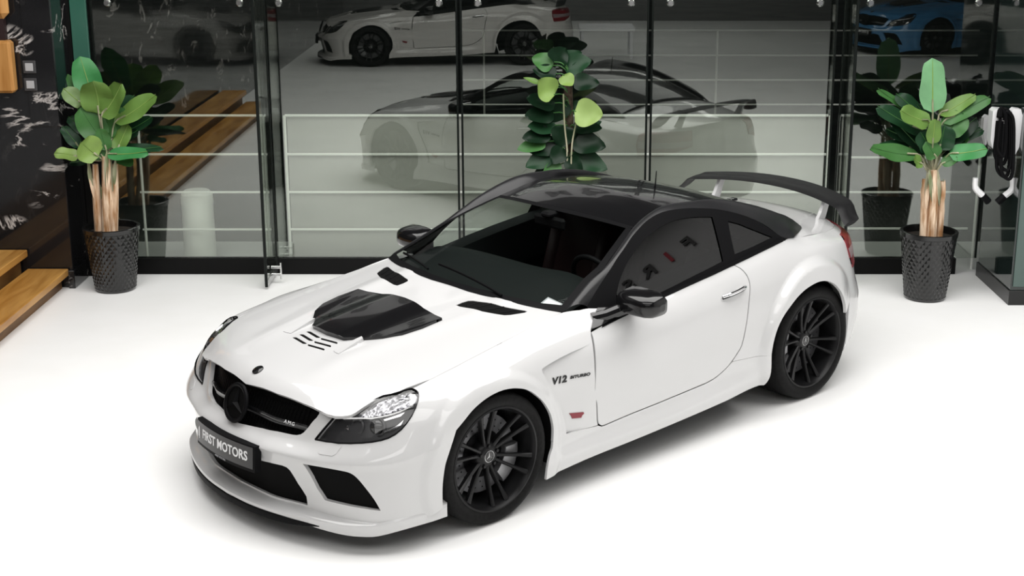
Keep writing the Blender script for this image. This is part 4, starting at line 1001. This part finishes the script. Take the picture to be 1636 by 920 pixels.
# dealer's name in black letters on the light fascia above the glass: it shows upside down in the car's roof
sgn = empty('wall_sign', (.5,WY+.01,2.55)); tag(sgn, 'dealer name in black letters on the fascia above the glass, mirrored in the roof', 'sign')
for body, x0 in (('FIRST',-3.2),('MOTORS',-.72)):
    for i, chh in enumerate(body):
        me = text_mesh(chh, .40, .03, 0, 1, .012); o = link('sign_letter', me, M['sign_red'] if chh == 'I' else M['badge_black'], sgn); o.rotation_euler = (PI/2,0,0); o.location = (x0+i*.45,-.025,.02)
# ================================================================= plants
def leaf_mat(name, c, rough=.42, sp=.35):
    m = mat(name, c, rough, spec=sp); n, l, b = nodes(m); b.inputs['Subsurface Weight'].default_value = 0
    tc = n.new('ShaderNodeTexCoord'); no = n.new('ShaderNodeTexNoise'); no.inputs['Scale'].default_value = 9; hs = n.new('ShaderNodeMix'); hs.data_type = 'RGBA'
    hs.inputs[6].default_value = (*[q*.78 for q in c],1); hs.inputs[7].default_value = (*[min(1,q*1.25) for q in c],1); l.new(tc.outputs['Object'], no.inputs['Vector']); l.new(no.outputs[0], hs.inputs[0]); l.new(hs.outputs[2], b.inputs['Base Color']); return m
LM = {'b': leaf_mat('leaf_bright', (.115,.215,.045)), 'y': leaf_mat('leaf_yellow', (.20,.31,.075)), 'g': leaf_mat('leaf_green', (.15,.33,.16)), 'd': leaf_mat('leaf_dark', (.011,.042,.017), .36, .22), 'm': leaf_mat('leaf_mid', (.045,.14,.035)),
      'e': leaf_mat('leaf_emerald', (.045,.22,.065)), 'p': leaf_mat('leaf_pale', (.27,.38,.12)), 'k': leaf_mat('leaf_deep', (.006,.020,.009), .3, .18), 'q': leaf_mat('leaf_sage', (.15,.23,.09))}
def leaf(base, tip, w, nrm, bow, parent, m, shape='paddle', name='leaf', fold=.12, wave=.07):
    base, tip, nrm = Vector(base), Vector(tip), Vector(nrm).normalized(); ax = tip-base; L = ax.length; t = ax.normalized(); nrm = (nrm-t*nrm.dot(t)).normalized(); sd = t.cross(nrm)
    n = 12; V = []; F = []; ph = random.random()*6
    for i in range(n+1):
        q = i/n
        if shape == 'paddle': wd = (math.sin(PI*min(1,q**.90))**.33)*(1-.06*q)*(1+.025*math.sin(q*11+ph))
        elif shape == 'heart': wd = (math.sin(PI*q**.62)**.62)
        else: wd = math.sin(PI*q)**.8
        wd = max(wd,.02)*w/2; c = base+ax*q+nrm*(bow*L*(4*q*(1-q)*.5+.0)-bow*L*.5*q*q)-Vector((0,0,.10*L*max(0,q-.6)**2*4 if shape == 'paddle' and abs(t.z) < .8 else 0))
        for s in (-1,-.5,0,.5,1):
            V.append(c+sd*(wd*s)+nrm*(fold*wd*abs(s)+wave*w*math.sin(q*9+ph+s*2)*abs(s)))
    for i in range(n):
        for j in range(4): F.append((i*5+j,i*5+j+1,(i+1)*5+j+1,(i+1)*5+j))
    o = mesh(name, V, F, m, parent)
    # raised midrib on the upper face, a child of the leaf where the plant depth allows, else part of it
    return o
def to_local(o, p): return Vector(p)-o.location
soil = add_noise(mat('potting_soil', (.02,.016,.012), .9), 30, (.010,.008,.006), (.035,.028,.02), bump=.6)
trunk_m = mat('trunk_bark', (.55,.36,.2), .8); add_noise(trunk_m, 6, (.34,.17,.07), (.80,.62,.45), 5, (5,5,.8), bump=.4, pos=(.35,.62))
stalk_m = mat('leaf_stalk', (.30,.32,.17), .6); add_noise(stalk_m, 7, (.16,.20,.09), (.48,.45,.32), 3, (3,3,.5))
potm = mat('pot_black', (.008,.008,.008), .2, coat=.5)
def pot(o, R0, R1, H):
    """tapered pot with a relief of diamonds: facets stand out of the wall in a diagonal weave"""
    g = G(); nu, nv = 29, 16; V = []; F = []
    for i in range(nv+1):
        for j in range(nu*2):
            q = i/nv; z = .02+q*(H-.06); r = R0+(R1-R0)*q; dia = ((j+i)%2)
            V.append(((r+.0055*dia)*math.cos(PI*j/nu), (r+.0055*dia)*math.sin(PI*j/nu), z))
    k = nu*2
    for i in range(nv):
        for j in range(k):
            a, b, c, d = i*k+j, i*k+(j+1)%k, (i+1)*k+(j+1)%k, (i+1)*k+j
            if (i+j)%2: F += [(a,b,d),(b,c,d)]
            else: F += [(a,b,c),(a,c,d)]
    g.add(V,F); b = mesh('pot', g.V, g.F, potm, o, smooth=False)
    G().lathe([(R1-.004,H-.045),(R1+.010,H-.035),(R1+.012,H-.005),(R1+.006,H),(R1-.012,H-.002),(R1-.020,H-.06),(0,H-.06)], 56, 'z').build('pot_rim', potm, b)
    G().lathe([(0,0),(R0-.012,0),(R0,.012),(R0+.004,.024)], 48, 'z').build('pot_foot', potm, b)
    return b
def palm(cx, cy, H, label, leaves, Y, sticks, flip=1):
    o = empty('potted_palm', (cx, cy, 0)); tag(o, label, 'plant')
    pot(o, .150, .200, H); G().lathe([(0,H-.045),(.185,H-.05)], 32, 'z').build('soil', soil, o)
    for (bx,by,tx,ty,r,yo) in sticks:
        p0 = wpt(bx,by,Y+yo); p1 = wpt(tx,ty,Y+yo*.6); p0.z = min(p0.z, H-.03); mid = (p0+p1)/2+Vector((random.uniform(-.01,.01),0,0))
        so_ = G().tube([to_local(o,p0),to_local(o,mid),to_local(o,p1)], [r*1.05,r,r*.72], 9).build('trunk', trunk_m, o)
        # papery sheath strips peeling off the trunk
        for a in range(3):
            dx = random.uniform(-.03,.03); q0 = p0.lerp(p1,.45+.12*a); q1 = p1+Vector((dx*1.7,-.02+random.uniform(-.02,.02),random.uniform(.0,.10)))
            leaf(to_local(o,q0+Vector((dx*.5,-r*.8,0))), to_local(o,q1+Vector((0,-r*.6,0))), .030, (random.uniform(-.5,.5),-1,.1), .04, so_, stalk_m if a else trunk_m, 'oval', 'sheath', .3, .0)
    for (bx,by,tx,ty,wpx,c,yo,yt,nx,nz,bow) in leaves:
        b = wpt(bx,by,Y+yo); t = wpt(tx,ty,Y+yt); w = wpx*1.12/CF*Y
        lf = leaf(to_local(o,b), to_local(o,t), w, (nx,-1,nz), bow, o, LM[c], 'paddle')
        crown = wpt(sticks[1][2], sticks[1][3]+6, Y); m_ = (b+crown)/2+Vector((0,.02,-.02))
        G().tube(crom([to_local(o,crown),to_local(o,m_),to_local(o,b),to_local(o,b.lerp(t,.25))],3), .0065, 5).build('leaf_stalk', stalk_m, lf)
        # midrib line
        n_ = Vector((nx,-1,nz)).normalized(); ax = t-b; tt = ax.normalized(); n_ = (n_-tt*n_.dot(tt)).normalized(); L = ax.length
        pts = [to_local(o, b+ax*q+n_*(bow*L*(2*q*(1-q)-.5*q*q)+.001)) for q in np.linspace(0,.97,9)]
        G().tube(pts, [.004]*4+[.003]*3+[.0018]*2, 5).build('midrib', LM['y'] if c in 'bygeq' else LM['m'], lf)
    return o
L1 = [ # base px, tip px, width px, colour, depth of base and tip, normal x z, bow
 (152,168,128,90,42,'e',.05,.12,.2,.3,.0),(158,182,150,128,50,'b',-.03,-.06,.0,.35,-.25),(162,186,196,134,40,'b',-.04,-.06,-.3,.4,-.1),(183,196,252,150,34,'b',.0,.05,-.2,.7,-.08),
 (133,168,100,140,26,'q',.0,-.02,.3,.6,-.05),(163,224,128,172,42,'m',-.02,-.02,.2,.4,-.05),(158,250,126,225,42,'y',-.08,-.16,.0,.55,-.3),(126,250,86,243,22,'y',-.05,-.10,.1,1.0,.05),
 (170,246,238,243,24,'e',-.06,-.10,.0,1.1,-.08),(186,242,205,198,26,'b',-.02,.04,-.2,.2,.0),(128,236,98,200,20,'d',.02,.03,.4,.6,.0),(176,236,262,236,18,'d',.06,.10,0,1.0,-.1),
 (170,240,160,205,22,'m',-.04,-.06,.2,.1,.0),(176,200,216,150,30,'d',.08,.12,-.2,.4,.0),(140,190,108,118,18,'m',.10,.14,.3,.4,.0),(190,215,246,186,20,'d',.08,.12,-.2,.6,-.1),(150,215,108,186,24,'d',.05,.08,.3,.5,-.1),(172,222,168,180,30,'m',.02,.02,.0,.2,.0),(180,228,222,208,22,'k',.05,.08,-.2,.7,-.1),
 (166,252,146,228,26,'m',-.02,-.03,.1,.3,.0),(184,250,214,262,18,'m',.0,-.04,-.1,.9,-.2),(150,248,112,262,16,'k',.03,.02,.2,.9,-.2),(176,206,198,172,26,'m',.03,.05,-.1,.3,.0)]
S1 = [(158,368,152,262,.030,-.02),(171,372,168,250,.033,-.05),(182,368,184,262,.030,-.01),(164,366,160,300,.026,.04),(176,364,178,290,.026,.04)]
palm(-3.262,10.62,.50,'broad-leaved potted plant in black diamond pot beside the marble pillar and steps', L1, 10.62, S1)
L2 = [(1490,180,1490,93,40,'g',-.02,.0,.05,.15,.0),(1500,184,1560,150,24,'b',.0,.03,-.3,.8,-.1),(1506,196,1584,152,26,'m',-.01,.03,-.3,.6,.0),(1486,196,1436,176,32,'b',-.05,-.12,.3,.6,-.12),
 (1480,190,1430,148,26,'d',.05,.10,.3,.5,.0),(1478,212,1398,168,28,'d',.0,-.02,.3,.6,-.05),(1470,248,1388,236,30,'m',-.06,-.12,.1,1.0,-.12),(1480,246,1420,184,26,'k',.03,.02,.3,.5,.0),
 (1516,246,1578,238,30,'e',-.06,-.10,-.2,.9,-.1),(1506,232,1562,186,32,'k',.02,.05,-.3,.4,.0),(1512,214,1540,180,40,'m',-.03,.0,-.3,.4,-.1),(1490,230,1494,190,22,'b',-.08,-.10,0,.1,.0),
 (1488,240,1470,210,34,'d',-.05,-.06,.2,.3,.0),(1500,240,1510,200,40,'d',-.04,-.03,-.1,.2,.0),(1474,262,1458,252,20,'b',-.10,-.16,.2,.6,-.2),(1478,182,1398,142,16,'m',.08,.12,.2,.8,-.15),(1502,250,1548,214,22,'m',.04,.05,-.2,.6,-.1),
 (1474,226,1412,206,24,'k',.04,.06,.2,.9,-.1),(1496,206,1464,166,26,'d',.05,.08,.2,.3,.0),(1506,256,1550,236,24,'k',-.02,-.02,-.2,.8,-.1),(1476,258,1436,246,24,'k',.02,.0,.2,.8,-.1),(1496,252,1480,226,28,'m',-.07,-.08,.1,.3,.0),
 (1512,224,1572,206,22,'d',.05,.08,-.2,.7,-.1),(1470,236,1400,232,22,'d',.03,.05,.2,.9,-.1),(1504,262,1530,250,18,'m',-.06,-.08,-.1,.7,-.1)]
S2 = [(1476,380,1478,286,.030,-.02),(1488,384,1492,272,.034,-.05),(1499,380,1504,290,.030,-.01),(1482,378,1480,310,.026,.03),(1494,378,1498,300,.026,.03)]
palm(2.865,10.385,.52,'broad-leaved potted plant in black diamond pot beside the dark glass column', L2, 10.385, S2)
# climbing plant behind the car
o = empty('climbing_philodendron', (.20,10.56,0)); tag(o, 'dark-leaved climbing plant with two pale leaves, standing behind the car roof', 'plant')
pot(o, .15, .20, .42); G().lathe([(0,.375),(.185,.37)], 32, 'z').build('soil', soil, o)
G().tube([(0,0,.36),(.005,0,1.0),(-.01,0,1.62)], [.038,.036,.03], 10).build('moss_pole', add_noise(mat('moss_pole', (.06,.04,.025), .9), 30, (.03,.02,.012), (.10,.07,.045), bump=.6), o)
for pts in ([(905,280),(906,240),(902,200),(900,150)],[(912,280),(914,230),(922,190),(928,165)]): 
    G().tube(crom([to_local(o,wpt(x,y,10.44)) for x,y in pts],5), .006, 6).build('stem', stalk_m, o)
L3 = [(886,152,858,128,42,'y',-.14,-.18,.25,.35,-.2,'heart'),(900,120,914,138,26,'y',-.15,-.20,-.1,.8,-.2,'heart'),(918,178,964,184,46,'p',-.14,-.18,-.2,.3,-.2,'heart'),(868,135,836,124,10,'b',-.10,-.12,.2,.9,0,'oval'),
 (885,100,904,76,36,'k',.0,.0,.1,.4,0,'heart'),(900,108,945,96,38,'d',.0,.0,-.2,.5,0,'heart'),(884,105,850,92,34,'m',.02,.04,.2,.5,0,'heart'),(915,130,958,134,30,'k',-.08,-.1,-.3,.6,-.1,'heart'),
 (895,100,930,84,28,'d',.04,.04,-.2,.4,0,'heart'),(890,118,850,112,28,'k',.0,-.02,.3,.6,-.1,'heart'),(888,165,840,158,34,'k',-.06,-.10,.2,.8,-.15,'heart'),(886,180,838,186,34,'k',-.06,-.10,.2,.7,-.15,'heart'),
 (888,200,842,204,32,'d',-.05,-.10,.2,.8,-.15,'heart'),(880,212,834,222,30,'k',-.07,-.12,.2,.7,-.15,'heart'),(872,226,826,240,26,'m',-.08,-.12,.2,.8,-.1,'heart'),(890,228,846,244,34,'k',-.05,-.10,.2,.6,-.1,'heart'),
 (884,244,840,268,34,'d',-.08,-.12,.2,.7,-.1,'heart'),(900,236,882,262,30,'k',-.10,-.14,.1,.4,-.1,'heart'),(915,200,962,206,28,'k',-.05,-.1,-.2,.8,-.1,'heart'),(914,222,968,236,40,'k',-.07,-.12,-.2,.6,-.15,'heart'),
 (914,244,970,272,38,'d',-.07,-.12,-.2,.6,-.15,'heart'),(918,214,962,194,24,'d',.02,.0,-.2,.6,0,'heart'),(906,252,930,278,28,'k',-.12,-.14,-.1,.4,-.1,'heart'),(896,262,868,278,26,'m',-.12,-.14,.1,.5,-.1,'heart'),
 (890,140,862,146,26,'k',-.04,-.06,.2,.5,0,'heart'),(904,160,878,196,34,'k',-.03,-.04,.2,.3,0,'heart'),(908,176,940,166,24,'d',.02,.02,-.2,.5,0,'heart'),(902,200,896,236,40,'k',-.07,-.09,.1,.2,0,'heart'),(884,188,856,172,26,'m',-.02,-.03,.3,.6,0,'heart'),(916,236,950,222,24,'m',.0,-.0,-.3,.6,0,'heart'),
 (905,270,900,300,40,'k',-.10,-.14,.0,.3,0,'heart'),(885,270,850,292,34,'k',-.05,-.1,.2,.5,0,'heart'),(920,268,955,292,34,'k',-.05,-.1,-.2,.5,0,'heart')]
for (bx,by,tx,ty,wpx,c,yo,yt,nx,nz,bow,sh) in L3:
    b = wpt(bx,by,10.56+yo); t = wpt(tx,ty,10.56+yt); lf = leaf(to_local(o,b), to_local(o,t), wpx/CF*10.6, (nx,-1,nz), bow, o, LM[c], sh, 'leaf', .25, .05)
    G().tube(crom([to_local(o,Vector((.2,10.55,b.z-.06))),to_local(o,(b+Vector((.2,10.5,b.z)))/2),to_local(o,b.lerp(t,.04))],3), .0045, 5).build('leaf_stalk', LM['m'], lf)
# ================================================================= cars parked behind the photographer: they show only as reflections in the glass front
def repaint(root, paint, skip=()):
    for ch in root.children_recursive:
        for i, sl in enumerate(ch.material_slots):
            if sl.material in (M['white_paint'],):
                sl.link = 'OBJECT'; sl.material = paint
pearl = mat('pearl_paint', (.62,.60,.58), .25, coat=1.); bluep = mat('blue_paint', (.07,.26,.52), .25, coat=1.)
c2 = copy_tree(car); c2.location = (-2.9,-2.6,0); c2.rotation_euler = (0,0,math.radians(176)); repaint(c2, pearl); tag(c2, 'pearl grey coupe parked far behind, seen only mirrored in the glass front', 'car')
c3 = copy_tree(car); c3.location = (6.5,-3.9,0); c3.rotation_euler = (0,0,math.radians(160)); repaint(c3, bluep); tag(c3, 'blue coupe parked far behind at right, seen only mirrored in the glass', 'car')

def behind(px, py, z):
    'the real spot whose mirror image in the glass stands at this pixel, at height z'
    a = (px-CX)/CF; b = (CY-py)/CF; d = (a, math.cos(CP)+b*math.sin(CP), -math.sin(CP)+b*math.cos(CP)); t = (z-CH)/d[2]; return Vector((a*t, 2*(WY+.02)-d[1]*t, z))
p = behind(968,88,.02); q = behind(1012,88,.02)
tb = empty('added_white_table', (p.x,p.y,0)); tag(tb, 'added low white table out of view, its mirror image makes the bright patch above the climbing plant', 'table')
ww = 2*abs(q.x-p.x); G().box((0,0,.50),(ww,.8,.06),.01).build('tabletop', M['paper'], tb)  # added unseen table: its reflection stands in for a bright patch in the glass
for sx in (-1,1):
    for sy in (-1,1): G().box((sx*(ww/2-.06),sy*.34,.235),(.05,.05,.47)).build('leg', M['paper'], tb)
